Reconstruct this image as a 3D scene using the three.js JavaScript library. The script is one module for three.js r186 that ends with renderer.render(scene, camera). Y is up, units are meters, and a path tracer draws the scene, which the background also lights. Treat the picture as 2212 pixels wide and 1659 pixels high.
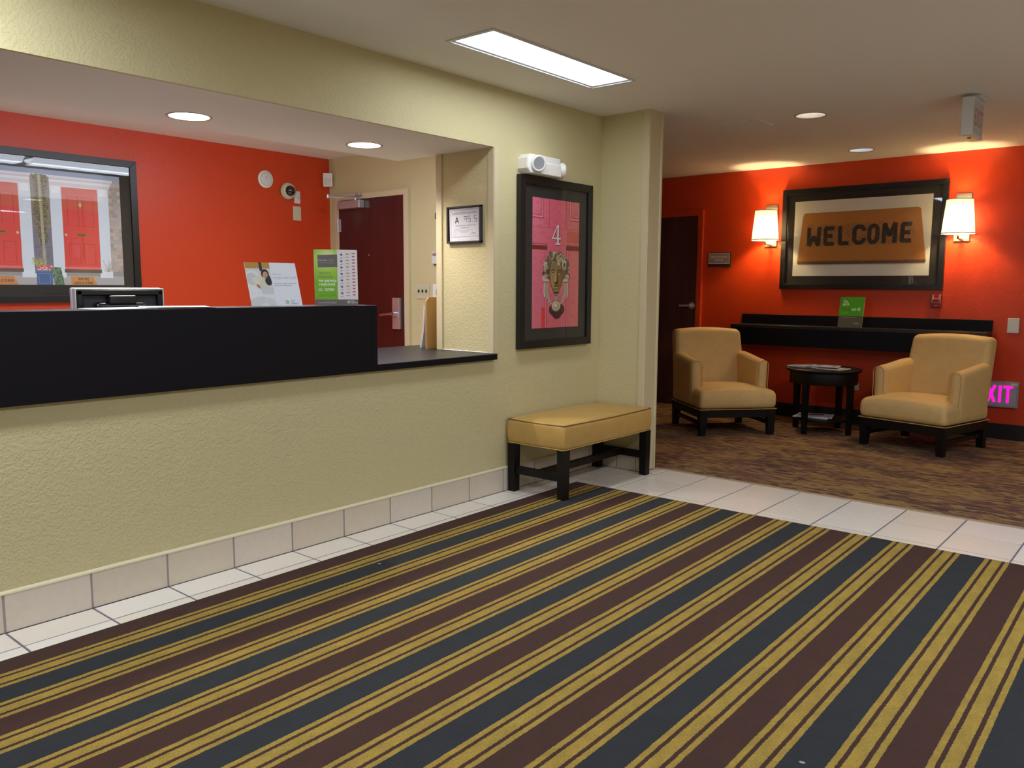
import * as THREE from 'three';
import { RectAreaLightUniformsLib } from 'three/addons/lights/RectAreaLightUniformsLib.js';
import { RoundedBoxGeometry } from 'three/addons/geometries/RoundedBoxGeometry.js';
import { mergeGeometries, mergeVertices } from 'three/addons/utils/BufferGeometryUtils.js';

// ---------------------------------------------------------------- camera, light, exposure
const scene = new THREE.Scene();
scene.background = new THREE.Color(0x000000);
const camera = new THREE.PerspectiveCamera(50.24, 2212 / 1659, 0.05, 60);
camera.position.set(3.2867, 1.2733, 0);
camera.rotation.order = 'YXZ';
camera.rotation.set(THREE.MathUtils.degToRad(-6.78), THREE.MathUtils.degToRad(40.18), THREE.MathUtils.degToRad(0.277));
const renderer = new THREE.WebGLRenderer({ antialias: true });
renderer.toneMapping = THREE.LinearToneMapping;
renderer.toneMappingExposure = 1.56;
renderer.shadowMap.enabled = true;
renderer.shadowMap.type = THREE.PCFSoftShadowMap;
RectAreaLightUniformsLib.init();
const L_TROFFER = 25, L_OFFICE = 9.5, L_CAN = 2.1, L_CAN_LOBBY = 0.025, L_SCONCE = 1.0;
const C_TROFFER = 0xeaf2ff, C_OFFICE = 0xe6efff, C_CAN = 0xfff0dc, C_SCONCE = 0xffe4a8;

// ---------------------------------------------------------------- helpers
const CEIL = 2.44, SOFFIT = 2.0913, FAR = -7.949, RET = -4.8415, ENDW = -4.86, OFFX = -3.06;
let seed = 7;
const rnd = () => { seed = (seed * 1664525 + 1013904223) >>> 0; return seed / 4294967296; };
const rr = (a, b) => a + (b - a) * rnd();
const lerp = (a, b, t) => a + (b - a) * t;
const sstep = (a, b, x) => { const t = Math.min(1, Math.max(0, (x - a) / (b - a))); return t * t * (3 - 2 * t); };
const hash = (x, y, s) => { let h = (x * 374761393 + y * 668265263 + s * 2147483647) | 0; h = Math.imul(h ^ (h >>> 13), 1274126177); h ^= h >>> 16; return (h >>> 0) / 4294967296; };
function pnoise(x, y, px, py, s = 1) { // periodic value noise
  const x0 = Math.floor(x), y0 = Math.floor(y), fx = x - x0, fy = y - y0, u = fx * fx * (3 - 2 * fx), v = fy * fy * (3 - 2 * fy);
  const m = (a, p) => ((a % p) + p) % p, X0 = m(x0, px), X1 = m(x0 + 1, px), Y0 = m(y0, py), Y1 = m(y0 + 1, py);
  return lerp(lerp(hash(X0, Y0, s), hash(X1, Y0, s), u), lerp(hash(X0, Y1, s), hash(X1, Y1, s), u), v);
}
const counts = {};
function numbered(n) { counts[n] = (counts[n] ?? -1) + 1; return counts[n] ? n + '_' + String(counts[n]).padStart(3, '0') : n; }
function shade(o) { o.castShadow = true; o.receiveShadow = true; return o; }
function triUV(g, off = [0, 0, 0]) { // flat per-triangle texture coordinates in metres
  if (g.index) g = g.toNonIndexed();
  if (!g.attributes.normal) g.computeVertexNormals();
  const p = g.attributes.position, n = p.count, uv = new Float32Array(n * 2), a = new THREE.Vector3(), b = new THREE.Vector3(), c = new THREE.Vector3();
  for (let i = 0; i < n; i += 3) {
    a.fromBufferAttribute(p, i); b.fromBufferAttribute(p, i + 1); c.fromBufferAttribute(p, i + 2);
    const f = b.clone().sub(a).cross(c.clone().sub(a)), ax = Math.abs(f.x), ay = Math.abs(f.y), az = Math.abs(f.z);
    for (let k = 0; k < 3; k++) {
      const x = p.getX(i + k) + off[0], y = p.getY(i + k) + off[1], z = p.getZ(i + k) + off[2];
      const q = ax >= ay && ax >= az ? [z, y] : ay >= az ? [x, z] : [x, y];
      uv[(i + k) * 2] = q[0]; uv[(i + k) * 2 + 1] = q[1];
    }
  }
  g.setAttribute('uv', new THREE.BufferAttribute(uv, 2));
  return g;
}
function join(list) {
  const gs = list.map((g) => { g = g.index ? g.toNonIndexed() : g; for (const k of Object.keys(g.attributes)) if (!['position', 'normal', 'uv'].includes(k)) g.deleteAttribute(k); if (!g.attributes.uv) g = triUV(g); return g; });
  return gs.length === 1 ? gs[0] : mergeGeometries(gs);
}
function mesh(name, geo, mat, parent, pos, rot) {
  const m = shade(new THREE.Mesh(Array.isArray(geo) ? join(geo) : geo, mat)); m.name = name;
  if (pos) m.position.set(...pos);
  if (rot) m.rotation.set(...rot);
  if (parent) parent.add(m);
  return m;
}
function thing(name, label, category, pos = [0, 0, 0], turn = 0, group) {
  const o = new THREE.Group(); o.name = numbered(name); o.position.set(...pos); o.rotation.y = turn;
  o.userData = { label, category }; if (group) o.userData.group = group;
  scene.add(o); return o;
}
function copyOf(src, label, pos, turn) {
  const c = src.clone(); c.name = numbered(src.name.replace(/_\d+$/, '')); c.position.set(...pos); if (turn !== undefined) c.rotation.y = turn;
  c.userData = { ...src.userData, label }; scene.add(c); return c;
}
function structure(name, geo, mat) { const m = mesh(name, geo, mat, scene); m.userData.kind = 'structure'; return m; }
function structureGroup(name) { const g = new THREE.Group(); g.name = name; g.userData.kind = 'structure'; scene.add(g); return g; }
const box = (x0, x1, y0, y1, z0, z1) => triUV(new THREE.BoxGeometry(x1 - x0, y1 - y0, z1 - z0).translate((x0 + x1) / 2, (y0 + y1) / 2, (z0 + z1) / 2));
const rbox = (w, h, d, r = 0.004, x = 0, y = 0, z = 0, seg = 2) => triUV(new RoundedBoxGeometry(w, h, d, seg, r).translate(x, y, z));
const lathe = (pts, seg = 40) => new THREE.LatheGeometry(pts.map((p) => new THREE.Vector2(p[0], p[1])), seg);
function cyl(r0, r1, h, x = 0, y = 0, z = 0, axis = 'y', seg = 28) {
  const g = new THREE.CylinderGeometry(r0, r1, h, seg); if (axis === 'x') g.rotateZ(-Math.PI / 2); if (axis === 'z') g.rotateX(Math.PI / 2); return g.translate(x, y, z);
}
function tube(pts, r, seg = 40, rad = 8) { return new THREE.TubeGeometry(new THREE.CatmullRomCurve3(pts.map((p) => new THREE.Vector3(...p)), false, 'catmullrom', 0.2), seg, r, rad); }
function polyTube(pts, r, rad = 8) { // straight runs with tight corners
  const path = new THREE.CurvePath(); for (let i = 1; i < pts.length; i++) path.add(new THREE.LineCurve3(new THREE.Vector3(...pts[i - 1]), new THREE.Vector3(...pts[i])));
  return new THREE.TubeGeometry(path, (pts.length - 1) * 4, r, rad);
}
function chamferTile(w, d, h, c = 0.0025) { // a tile with bevelled upper edges, base at y = 0
  const a = w / 2, b = d / 2, P = [], quad = (p, q, r, s) => P.push(...p, ...q, ...r, ...p, ...r, ...s);
  const B = [[-a, 0, b], [a, 0, b], [a, 0, -b], [-a, 0, -b]], M = B.map(([x, , z]) => [x, h - c, z]), T = B.map(([x, , z]) => [x - Math.sign(x) * c, h, z - Math.sign(z) * c]);
  for (let i = 0; i < 4; i++) { const j = (i + 1) % 4; quad(B[i], B[j], M[j], M[i]); quad(M[i], M[j], T[j], T[i]); }
  quad(T[0], T[1], T[2], T[3]); quad(B[3], B[2], B[1], B[0]);
  const g = new THREE.BufferGeometry(); g.setAttribute('position', new THREE.Float32BufferAttribute(P, 3)); g.computeVertexNormals(); return triUV(g);
}
function softBox(w, h, d, r, deform, mid = 8, k = 4) { // rounded block with enough vertices to bend
  const line = (L) => { const o = []; for (let i = 0; i < k; i++) o.push(-L / 2 + r * (1 - Math.cos((i / k) * Math.PI / 2)) * 1); for (let i = 0; i <= mid; i++) o.push(lerp(-L / 2 + r, L / 2 - r, i / mid)); for (let i = k - 1; i >= 0; i--) o.push(L / 2 - r * (1 - Math.cos((i / k) * Math.PI / 2))); return o; };
  const n = 2 * k + mid, X = line(w), Y = line(h), Z = line(d);
  let g = new THREE.BoxGeometry(1, 1, 1, n, n, n); g.deleteAttribute('uv'); g.deleteAttribute('normal'); g = mergeVertices(g, 1e-5);
  const p = g.attributes.position, v = new THREE.Vector3(), c = new THREE.Vector3(), cl = THREE.MathUtils.clamp;
  for (let i = 0; i < p.count; i++) {
    v.set(X[Math.round((p.getX(i) + 0.5) * n)], Y[Math.round((p.getY(i) + 0.5) * n)], Z[Math.round((p.getZ(i) + 0.5) * n)]);
    c.set(cl(v.x, -w / 2 + r, w / 2 - r), cl(v.y, -h / 2 + r, h / 2 - r), cl(v.z, -d / 2 + r, d / 2 - r));
    const e = v.clone().sub(c); if (e.lengthSq() > 1e-12) v.copy(c).addScaledVector(e.normalize(), r);
    if (deform) deform(v);
    p.setXYZ(i, v.x, v.y, v.z);
  }
  g.computeVertexNormals(); return triUV(g);
}
function prism(pts, depth, bevel = 0) { // polygon in x-y pushed along z
  const s = new THREE.Shape(pts.map((p) => new THREE.Vector2(...p)));
  return triUV(new THREE.ExtrudeGeometry(s, { depth, bevelEnabled: bevel > 0, bevelThickness: bevel, bevelSize: bevel, bevelOffset: -bevel, bevelSegments: 2, steps: 1 }));
}
function taperLeg(top, bottom, h, dx = 0, dz = 0) { // square leg from y = h down to y = 0, the foot shifted by dx, dz
  const g = new THREE.BoxGeometry(top, h, top, 1, 1, 1).translate(0, h / 2, 0), p = g.attributes.position;
  for (let i = 0; i < p.count; i++) if (p.getY(i) < h / 2) p.setXYZ(i, p.getX(i) * bottom / top + dx, p.getY(i), p.getZ(i) * bottom / top + dz);
  g.computeVertexNormals(); return triUV(g);
}
// ---------------------------------------------------------------- textures
function canvasTex(w, h, draw, srgb = true) {
  const c = document.createElement('canvas'); c.width = w; c.height = h; const x = c.getContext('2d'); draw(x, w, h);
  const t = new THREE.CanvasTexture(c); if (srgb) t.colorSpace = THREE.SRGBColorSpace; t.magFilter = THREE.LinearFilter; return t;
}
function dataTex(n, m, f, repeat, srgb) { // f(u, v) -> grey or [r, g, b] in 0..1
  const d = new Uint8Array(n * m * 4);
  for (let j = 0; j < m; j++) for (let i = 0; i < n; i++) { const q = f(i / n, j / m), o = (j * n + i) * 4, a = Array.isArray(q) ? q : [q, q, q]; for (let c = 0; c < 3; c++) d[o + c] = Math.max(0, Math.min(255, a[c] * 255)); d[o + 3] = 255; }
  const t = new THREE.DataTexture(d, n, m); t.wrapS = t.wrapT = THREE.RepeatWrapping; t.magFilter = THREE.LinearFilter; if (srgb) t.colorSpace = THREE.SRGBColorSpace; t.repeat.set(...repeat); t.needsUpdate = true; return t;
}
const hex = (h) => { const c = new THREE.Color(h); return [c.r, c.g, c.b].map((v) => (v <= 0.0031308 ? v * 12.92 : 1.055 * Math.pow(v, 1 / 2.4) - 0.055)); };
// knock-down plaster relief, 0.8 m
const plasterBump = dataTex(1024, 1024, (u, v) => {
  const wx = pnoise(u * 40, v * 40, 40, 40, 11) * 0.4, a = pnoise(u * 70 + wx, v * 70 + wx, 70, 70, 3), b = pnoise(u * 140, v * 140, 140, 140, 5), c = pnoise(u * 26, v * 26, 26, 26, 9);
  return sstep(0.42, 0.62, a * 0.6 + b * 0.28 + c * 0.12) * 0.8 + b * 0.2;
}, [1 / 0.56, 1 / 0.56]);
const peelBump = dataTex(512, 512, (u, v) => pnoise(u * 60, v * 60, 60, 60, 21) * 0.6 + pnoise(u * 130, v * 130, 130, 130, 22) * 0.4, [1 / 0.5, 1 / 0.5]);
const weave = dataTex(256, 256, (u, v) => 0.5 + 0.25 * Math.sin(u * 2 * Math.PI * 48) * Math.sin(v * 2 * Math.PI * 48) + 0.25 * pnoise(u * 64, v * 64, 64, 64, 31), [1 / 0.09, 1 / 0.09]);
const woodRough = dataTex(512, 512, (u, v) => 0.36 + 0.12 * pnoise(u * 40, v * 6, 40, 6, 41) + 0.08 * pnoise(u * 160, v * 20, 160, 20, 42), [2, 1]);
const woodTint = (a, b, s) => dataTex(512, 512, (u, v) => { const t = 0.6 * pnoise(u * 18 + 0.6 * pnoise(u * 5, v * 3, 5, 3, s + 1), v * 2, 18, 2, s) + 0.4 * pnoise(u * 120, v * 8, 120, 8, s + 2), A = hex(a), B = hex(b); return A.map((x, i) => lerp(x, B[i], t)); }, [1, 0.5], true);
const tintNoise = (a, b, f, s, size) => dataTex(512, 512, (u, v) => { const t = 0.5 * pnoise(u * f, v * f, f, f, s) + 0.3 * pnoise(u * f * 4, v * f * 4, f * 4, f * 4, s + 1) + 0.2 * pnoise(u * f * 12, v * f * 12, f * 12, f * 12, s + 2), A = hex(a), B = hex(b); return A.map((x, i) => lerp(x, B[i], t)); }, [1 / size, 1 / size], true);
// striped mat: one repeat of 0.4094 m across, 0.41 m along
const MATP = 0.4094;
const matStripe = dataTex(1024, 1024, (u, v) => {
  const jag = (pnoise(v * 130, 3.5, 130, 8, 51) - 0.5) * 0.0026 + (pnoise(v * 32, 1.5, 32, 8, 52) - 0.5) * 0.0016;
  let x = u * MATP + jag; x = ((x % MATP) + MATP) % MATP; const half = MATP / 2, second = x >= half; if (second) x -= half;
  // from the wide band: wide .104, gold .0185, dark .0125, gold .0385, dark .013, gold .0182
  let k = x < 0.104 ? (second ? 'n' : 'b') : x < 0.1225 ? 'y' : x < 0.135 ? 'd' : x < 0.1735 ? 'y' : x < 0.1865 ? 'd' : 'y';
  const base = { b: hex('#3d2219'), n: hex('#212529'), y: hex('#9b8133'), d: hex('#3c2118') }[k];
  const f = 0.84 + 0.32 * pnoise(u * 300, v * 300, 300, 300, 53) * 0.55 + 0.32 * 0.45 * pnoise(u * 110, v * 150, 110, 150, 54), worn = 0.95 + 0.1 * pnoise(u * 12, v * 12, 12, 12, 55);
  const fleck = k === 'y' && pnoise(u * 120, v * 210, 120, 210, 56) > 0.86 ? 0.82 : 1;
  return base.map((c) => c * f * worn * fleck);
}, [1 / MATP, 1 / MATP], true);
const pileBump = dataTex(512, 512, (u, v) => 0.6 * pnoise(u * 170, v * 170, 170, 170, 61) + 0.4 * pnoise(u * 80, v * 80, 80, 80, 62), [1 / 0.3, 1 / 0.3]);
// loop carpet of the lounge: streaks along x
const loungeTint = dataTex(1536, 1536, (u, v) => {
  const blot = pnoise(u * 9, v * 16, 9, 16, 71) * 0.6 + pnoise(u * 20, v * 34, 20, 34, 72) * 0.4;
  const streak = pnoise(u * 26, v * 190, 26, 190, 73) * 0.6 + pnoise(u * 52, v * 260, 52, 260, 74) * 0.4;
  const g = sstep(0.42, 0.58, blot * 0.42 + streak * 0.58), d = sstep(0.55, 0.66, pnoise(u * 34, v * 150, 34, 150, 75) * 0.65 + pnoise(u * 7, v * 13, 7, 13, 76) * 0.35);
  const hi = sstep(0.72, 0.82, pnoise(u * 30, v * 240, 30, 240, 77));
  const A = hex('#6e4a3a'), B = hex('#97773f'), D = hex('#4d2f2e'), H = hex('#b9a07c');
  return A.map((x, i) => lerp(lerp(lerp(x, B[i], g), D[i], d * 0.85), H[i], hi * 0.55) * (0.9 + 0.2 * hash(Math.floor(u * 1536), Math.floor(v * 1536), 78)));
}, [1 / 2.2, 1 / 2.2], true);

// ---------------------------------------------------------------- materials
const std = (o) => new THREE.MeshStandardMaterial(o);
const M = {
  wall: std({ color: '#d2c697', roughness: 0.72, bumpMap: plasterBump, bumpScale: 0.0008 }),
  wallSmooth: std({ color: '#d4c6a0', roughness: 0.6, bumpMap: peelBump, bumpScale: 0.0002 }),
  wallPale: std({ color: '#e9e2cf', roughness: 0.75, bumpMap: plasterBump, bumpScale: 0.0008 }),
  caulk: std({ color: '#d8cfab', roughness: 0.5 }),
  ceiling: std({ color: '#f0ece6', roughness: 0.8, bumpMap: peelBump, bumpScale: 0.0004 }),
  red: std({ color: '#d24018', roughness: 0.37, bumpMap: peelBump, bumpScale: 0.0006 }),
  redTrim: std({ color: '#cb3f18', roughness: 0.4 }),
  black: new THREE.MeshPhysicalMaterial({ color: '#141217', roughness: 0.5, specularIntensity: 0.3, bumpMap: peelBump, bumpScale: 0.0001 }),
  blackTop: std({ color: '#1f1d20', roughness: 0.38, bumpMap: peelBump, bumpScale: 0.00012 }),
  blackWood: new THREE.MeshPhysicalMaterial({ color: '#120e0d', roughness: 0.42, specularIntensity: 0.5 }),
  frame: std({ color: '#19171a', roughness: 0.33 }),
  matBoard: std({ color: '#262222', roughness: 0.85 }),
  grout: std({ color: '#ffffff', roughness: 0.9, map: tintNoise('#6b626c', '#827882', 20, 81, 0.4) }),
  baseGrout: std({ color: '#a3989a', roughness: 0.9 }),
  baseBlack: std({ color: '#120f0f', roughness: 0.5 }),
  tile: [0, 1, 2, 3].map((i) => std({ color: ['#ffffff', '#fbf9f5', '#fefbf7', '#f9f6f1'][i], roughness: 0.28, map: tintNoise('#ede7db', '#e9e2d5', 24, 91 + i * 7, 0.5), bumpMap: peelBump, bumpScale: 0.0001 })),
  baseTile: [0, 1, 2].map((i) => std({ color: ['#ffffff', '#f9f6f2', '#fcf9f4'][i], roughness: 0.32, map: tintNoise('#e0d5c5', '#d9cdbb', 22, 121 + i * 7, 0.5) })),
  mat: std({ roughness: 0.95, map: matStripe, bumpMap: pileBump, bumpScale: 0.0012 }),
  lounge: std({ roughness: 0.95, map: loungeTint, bumpMap: pileBump, bumpScale: 0.0015 }),
  reducer: std({ color: '#a8977a', roughness: 0.5 }),
  fabric: std({ roughness: 0.62, map: tintNoise('#e4c284', '#dab676', 14, 141, 0.6), bumpMap: weave, bumpScale: 0.0002 }),
  welt: std({ color: '#c9a562', roughness: 0.7 }),
  benchFabric: std({ roughness: 0.46, map: tintNoise('#caa55e', '#bf9954', 12, 151, 0.6), bumpMap: weave, bumpScale: 0.00012 }),
  benchWelt: std({ color: '#7c5b2c', roughness: 0.6 }),
  mahogany: std({ roughness: 0.4, map: woodTint('#4f211e', '#421a17', 161), roughnessMap: woodRough }),
  darkDoor: std({ roughness: 0.42, map: woodTint('#5c3a37', '#452725', 171), roughnessMap: woodRough }),
  chrome: std({ color: '#c8c8cc', metalness: 1, roughness: 0.28 }),
  alu: std({ color: '#c9c7cb', metalness: 0.75, roughness: 0.38 }),
  nickel: std({ color: '#c9bfae', metalness: 1, roughness: 0.32 }),
  white: std({ color: '#efece4', roughness: 0.42 }),
  whiteGrey: std({ color: '#dcdddb', roughness: 0.45 }),
  cream: std({ color: '#cdc9a8', roughness: 0.45 }),
  darkGrey: std({ color: '#2c2c30', roughness: 0.5 }),
  paper: std({ color: '#e6e6e6', roughness: 0.8 }),
  manila: std({ color: '#b58a4c', roughness: 0.75 }),
  lintWhite: std({ color: '#9a9ca6', roughness: 0.9 }),
  glass: new THREE.MeshPhysicalMaterial({ color: '#ffffff', transmission: 1, thickness: 0, roughness: 0, ior: 1.5 }),
  silver: std({ color: '#dedfe4', metalness: 0.35, roughness: 0.35 }),
  shell: new THREE.MeshPhysicalMaterial({ color: '#101014', roughness: 0.22 }),
  smoke: new THREE.MeshPhysicalMaterial({ color: '#0c0a10', roughness: 0.04, clearcoat: 1 }),
  lens: new THREE.MeshPhysicalMaterial({ color: '#8f9296', roughness: 0.15, clearcoat: 1 }),
  shade: new THREE.MeshPhysicalMaterial({ color: '#fff9ee', roughness: 1, transmission: 0.15, thickness: 0, side: THREE.DoubleSide }),
  bulb: std({ color: '#ffffff', emissive: '#ffdba6', emissiveIntensity: 3 }),
  diffuser: std({ color: '#f6f6fb', emissive: C_TROFFER, emissiveIntensity: 2.6, roughness: 0.5 }),
  tubeGlow: std({ color: '#f6f6fb', emissive: C_OFFICE, emissiveIntensity: 7.5, roughness: 0.5 }),
  canWhite: std({ color: '#efeae8', roughness: 0.25, metalness: 0.35 }),
  canTrim: std({ color: '#c9c3bf', roughness: 0.35 }),
  canLamp: std({ color: '#ffffff', emissive: '#fff0ea', emissiveIntensity: 1.8 }),
  canLampDim: std({ color: '#ffffff', emissive: '#ffece2', emissiveIntensity: 0.5 }),
  canLampCool: std({ color: '#ffffff', emissive: '#e2ecff', emissiveIntensity: 0.55 }),
};
M.blackWood.roughnessMap = woodRough; M.blackWood.roughness = 1;
const printMat = (t, rough = 0.6) => std({ map: t, roughness: rough });

// ---------------------------------------------------------------- the setting
function plateWithHoles(x0, x1, z0, z1, y0, y1, rects, circles) { // horizontal plate, holes cut through it
  const s = new THREE.Shape([new THREE.Vector2(x0, -z1), new THREE.Vector2(x1, -z1), new THREE.Vector2(x1, -z0), new THREE.Vector2(x0, -z0)]);
  for (const [a, b, c, d] of rects) { const h = new THREE.Path(); h.moveTo(a, -c); h.lineTo(b, -c); h.lineTo(b, -d); h.lineTo(a, -d); h.closePath(); s.holes.push(h); }
  for (const [x, z, r] of circles) { const h = new THREE.Path(); h.absarc(x, -z, r, 0, Math.PI * 2); s.holes.push(h); }
  return triUV(new THREE.ExtrudeGeometry(s, { depth: y1 - y0, bevelEnabled: false, curveSegments: 40 }).rotateX(-Math.PI / 2).translate(0, y0, 0));
}
const TROFFERS = [[0.556, -3.52], [0.556, -0.45], [3.2, -0.45], [5.5, -4.7], [3.2, -3.52]], CANS_LOUNGE = [[1.122, -5.699], [0.936, -7.374]], CANS_DESK = [[-0.585, -2.131], [-0.555, -3.2]];
const EXT = { x1: 7.0, z1: 2.6, xl: -4.4 };
structure('ceiling', plateWithHoles(EXT.xl, EXT.x1 + 0.1, FAR - 0.15, EXT.z1 + 0.1, CEIL, CEIL + 0.14, TROFFERS.map(([x, z]) => [x - 0.14, x + 0.14, z - 0.595, z + 0.595]), CANS_LOUNGE.map(([x, z]) => [x, z, 0.1])), M.ceiling);
structure('ceiling_soffit', [plateWithHoles(-0.86, -0.02, -3.735, EXT.z1, SOFFIT, SOFFIT + 0.03, [], CANS_DESK.map(([x, z]) => [x, z, 0.1])), box(-0.86, -0.83, SOFFIT + 0.03, CEIL, -3.735, EXT.z1), box(-0.83, -0.48, SOFFIT + 0.03, CEIL, -3.735, -3.705)], M.ceiling);
// wall with the reception opening: knee wall, header, pier
structure('wall_left', [box(-0.14, 0, 0, 0.834, -3.72, EXT.z1), box(-0.02, 0, SOFFIT, CEIL, -3.72, EXT.z1), box(-0.48, 0, 0, CEIL, -4.86, -3.72)], M.wall);
structure('wall_return', [box(-3.2, 0, 0, CEIL, -5.0, ENDW), box(0, 0.376, 0, CEIL, -5.0, RET)], M.wall);
structure('wall_office', box(OFFX - 0.14, OFFX, 0, CEIL, ENDW, EXT.z1), M.red);
structure('wall_far', box(EXT.xl, 2.62, 0, CEIL, FAR - 0.14, FAR), M.red);
structure('wall_far_right', box(2.62, EXT.x1, 0, CEIL, FAR - 0.14, FAR + 0.06), M.wall);
structure('wall_corridor', box(EXT.xl - 0.14, EXT.xl, 0, CEIL, FAR, -5.0), M.wall);
structure('wall_right', box(EXT.x1, EXT.x1 + 0.14, 0, CEIL, FAR, EXT.z1), M.wallPale);
structure('wall_back', box(OFFX, EXT.x1, 0, CEIL, EXT.z1, EXT.z1 + 0.14), M.wallPale);
structure('wall_corridor_side', box(EXT.xl, OFFX - 0.14, 0, CEIL, -5.0, ENDW), M.wall);
// smooth painted corner trims
structure('trim_1', [rbox(0.05, SOFFIT - 0.868, 0.012, 0.003, -0.456, (SOFFIT + 0.868) / 2, -3.714), rbox(0.014, SOFFIT - 0.868, 0.05, 0.003, -0.474, (SOFFIT + 0.868) / 2, -3.74)], M.wallSmooth);
structure('trim_2', [rbox(0.047, SOFFIT - 0.868, 0.006, 0.002, -0.0225, (SOFFIT + 0.868) / 2, -3.717), rbox(0.006, SOFFIT - 0.868, 0.04, 0.002, 0.001, (SOFFIT + 0.868) / 2, -3.74)], M.wallSmooth);
structure('trim_3', [rbox(0.045, CEIL, 0.01, 0.003, 0.358, CEIL / 2, RET + 0.004), rbox(0.012, CEIL, 0.166, 0.003, 0.379, CEIL / 2, -4.921), rbox(0.01, CEIL, 0.02, 0.003, 0.388, CEIL / 2, -4.99)], M.wallSmooth);
// floor: slab with grout, ceramic tiles, lounge carpet
const floor = structureGroup('floor');
mesh('slab', box(-0.14, EXT.x1, -0.12, -0.0016, FAR, EXT.z1), M.grout, floor);
mesh('office_flooring', box(EXT.xl, -0.14, -0.12, -0.0035, FAR, EXT.z1), M.wallPale, floor);
const GAP = 0.0085, zl = []; for (let i = -6; i <= 10; i++) zl.push(-1.0024 - 0.311 * i);
function floorTile(x0, x1, z0, z1) {
  const w = x1 - x0 - GAP, d = Math.abs(z1 - z0) - GAP;
  mesh('tile', chamferTile(w, d, 0.0035, 0.0012), M.tile[Math.floor(rnd() * 4)], floor, [(x0 + x1) / 2, -0.0034 + rr(0, 0.0004), (z0 + z1) / 2]);
}
const BAND = [-5.013, -4.703, -4.395, -4.112];
for (let i = 0; i < zl.length - 1; i++) for (const [a, b] of [[0.012, 0.179], [0.179, 0.491]]) floorTile(a, b, zl[i + 1], zl[i]);
for (let r = 0; r < 3; r++) { if (r > 0 || true) floorTile(0.012, 0.179, Math.max(BAND[r], -4.83), BAND[r + 1]); for (let c = 0; c < 11; c++) { const a = c === 0 ? 0.179 : 0.4914 + 0.312 * (c - 1), b = 0.4914 + 0.312 * c; floorTile(a, b, c === 0 && r === 0 ? -4.83 : BAND[r], BAND[r + 1]); } }
floorTile(0.392, 0.4914, -5.013, -4.835);
for (let c = 0; c < 11; c++) for (let r = 0; r < 19; r++) if (c * 0.312 + 3.92 < 7) floorTile(3.6114 + 0.312 * c, 3.6114 + 0.312 * (c + 1), r < 3 ? BAND[r] : zl[zl.length - 1 - (r - 3)], r < 3 ? BAND[r + 1] : zl[zl.length - 2 - (r - 3)]);
mesh('lounge_carpet', box(EXT.xl, EXT.x1, -0.0035, 0.004, FAR, -5.03), M.lounge, floor);
mesh('reducer_strip', triUV(prism([[0, 0], [0.034, 0], [0.028, 0.008], [0.006, 0.006]], 4.2).rotateY(Math.PI / 2).translate(0.39, -0.0035, -5.008)), M.reducer, floor);
// tiled and black baseboards
const bl = structureGroup('baseboard_left');
mesh('backing', box(0.0, 0.0085, 0, 0.142, -4.84, 0.86), M.baseGrout, bl);
mesh('caulk_bead', triUV(prism([[0, 0], [0.0125, 0], [0.011, 0.005], [0, 0.012]], 5.7, 0).translate(0, 0.1435, -4.84)), M.caulk, bl);
const bz = [...zl.slice(0), -4.423, -4.735, -4.838];
for (let i = 0; i < bz.length - 1; i++) { const w = bz[i] - bz[i + 1] - GAP; mesh('tile', triUV(chamferTile(w, 0.1438 + rr(-0.0012, 0.0012), 0.0075, 0.0015).rotateX(Math.PI / 2)).rotateY(Math.PI / 2), M.baseTile[i % 3], bl, [0.0035, 0.0725, (bz[i] + bz[i + 1]) / 2]); }
const br = structureGroup('baseboard_return');
mesh('backing', box(0.012, 0.335, 0, 0.142, RET, RET + 0.0085), M.baseGrout, br);
mesh('caulk_bead', triUV(prism([[0, 0], [0, 0.012], [0.011, 0.005], [0.0125, 0]].reverse(), 0.323, 0).rotateY(-Math.PI / 2).translate(0.335, 0.1435, RET)), M.caulk, br);
for (const [a, b] of [[0.013, 0.179], [0.179, 0.334]]) mesh('tile', triUV(chamferTile(b - a - GAP, 0.144, 0.0075, 0.0015).rotateX(Math.PI / 2)), M.baseTile[1], br, [(a + b) / 2, 0.0725, RET + 0.0035]);
structure('baseboard_far', rbox(3.4, 0.131, 0.012, 0.004, 0.905, 0.0695, FAR + 0.006), M.baseBlack);

// ---------------------------------------------------------------- lamps
function troffer(x, z, label, k = 1) {
  const t = thing('ceiling_light', label, 'ceiling light', [x, CEIL, z], 0);
  mesh('frame', [rbox(0.304, 0.006, 0.017, 0.002, 0, -0.003, 0.6035), rbox(0.304, 0.006, 0.017, 0.002, 0, -0.003, -0.6035), rbox(0.014, 0.006, 1.19, 0.002, 0.145, -0.003, 0), rbox(0.014, 0.006, 1.19, 0.002, -0.145, -0.003, 0)], M.whiteGrey, t);
  mesh('door_frame', [box(-0.138, -0.122, 0.001, 0.013, -0.593, 0.593), box(0.122, 0.138, 0.001, 0.013, -0.593, 0.593), box(-0.122, 0.122, 0.001, 0.013, -0.593, -0.574), box(-0.122, 0.122, 0.001, 0.013, 0.574, 0.593)], M.whiteGrey, t);
  mesh('diffuser', box(-0.13, 0.13, 0.013, 0.019, -0.585, 0.585), M.diffuser, t);
  mesh('housing', [box(-0.138, 0.138, 0.09, 0.095, -0.593, 0.593)], M.whiteGrey, t);
  const l = new THREE.RectAreaLight(C_TROFFER, L_TROFFER * k, 0.244, 1.148); l.position.set(0, 0.0115, 0); l.rotation.x = -Math.PI / 2; t.add(l);
}
troffer(...TROFFERS[0], 'glowing white rectangular fluorescent panel recessed in the lobby ceiling', 0.3);
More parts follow.
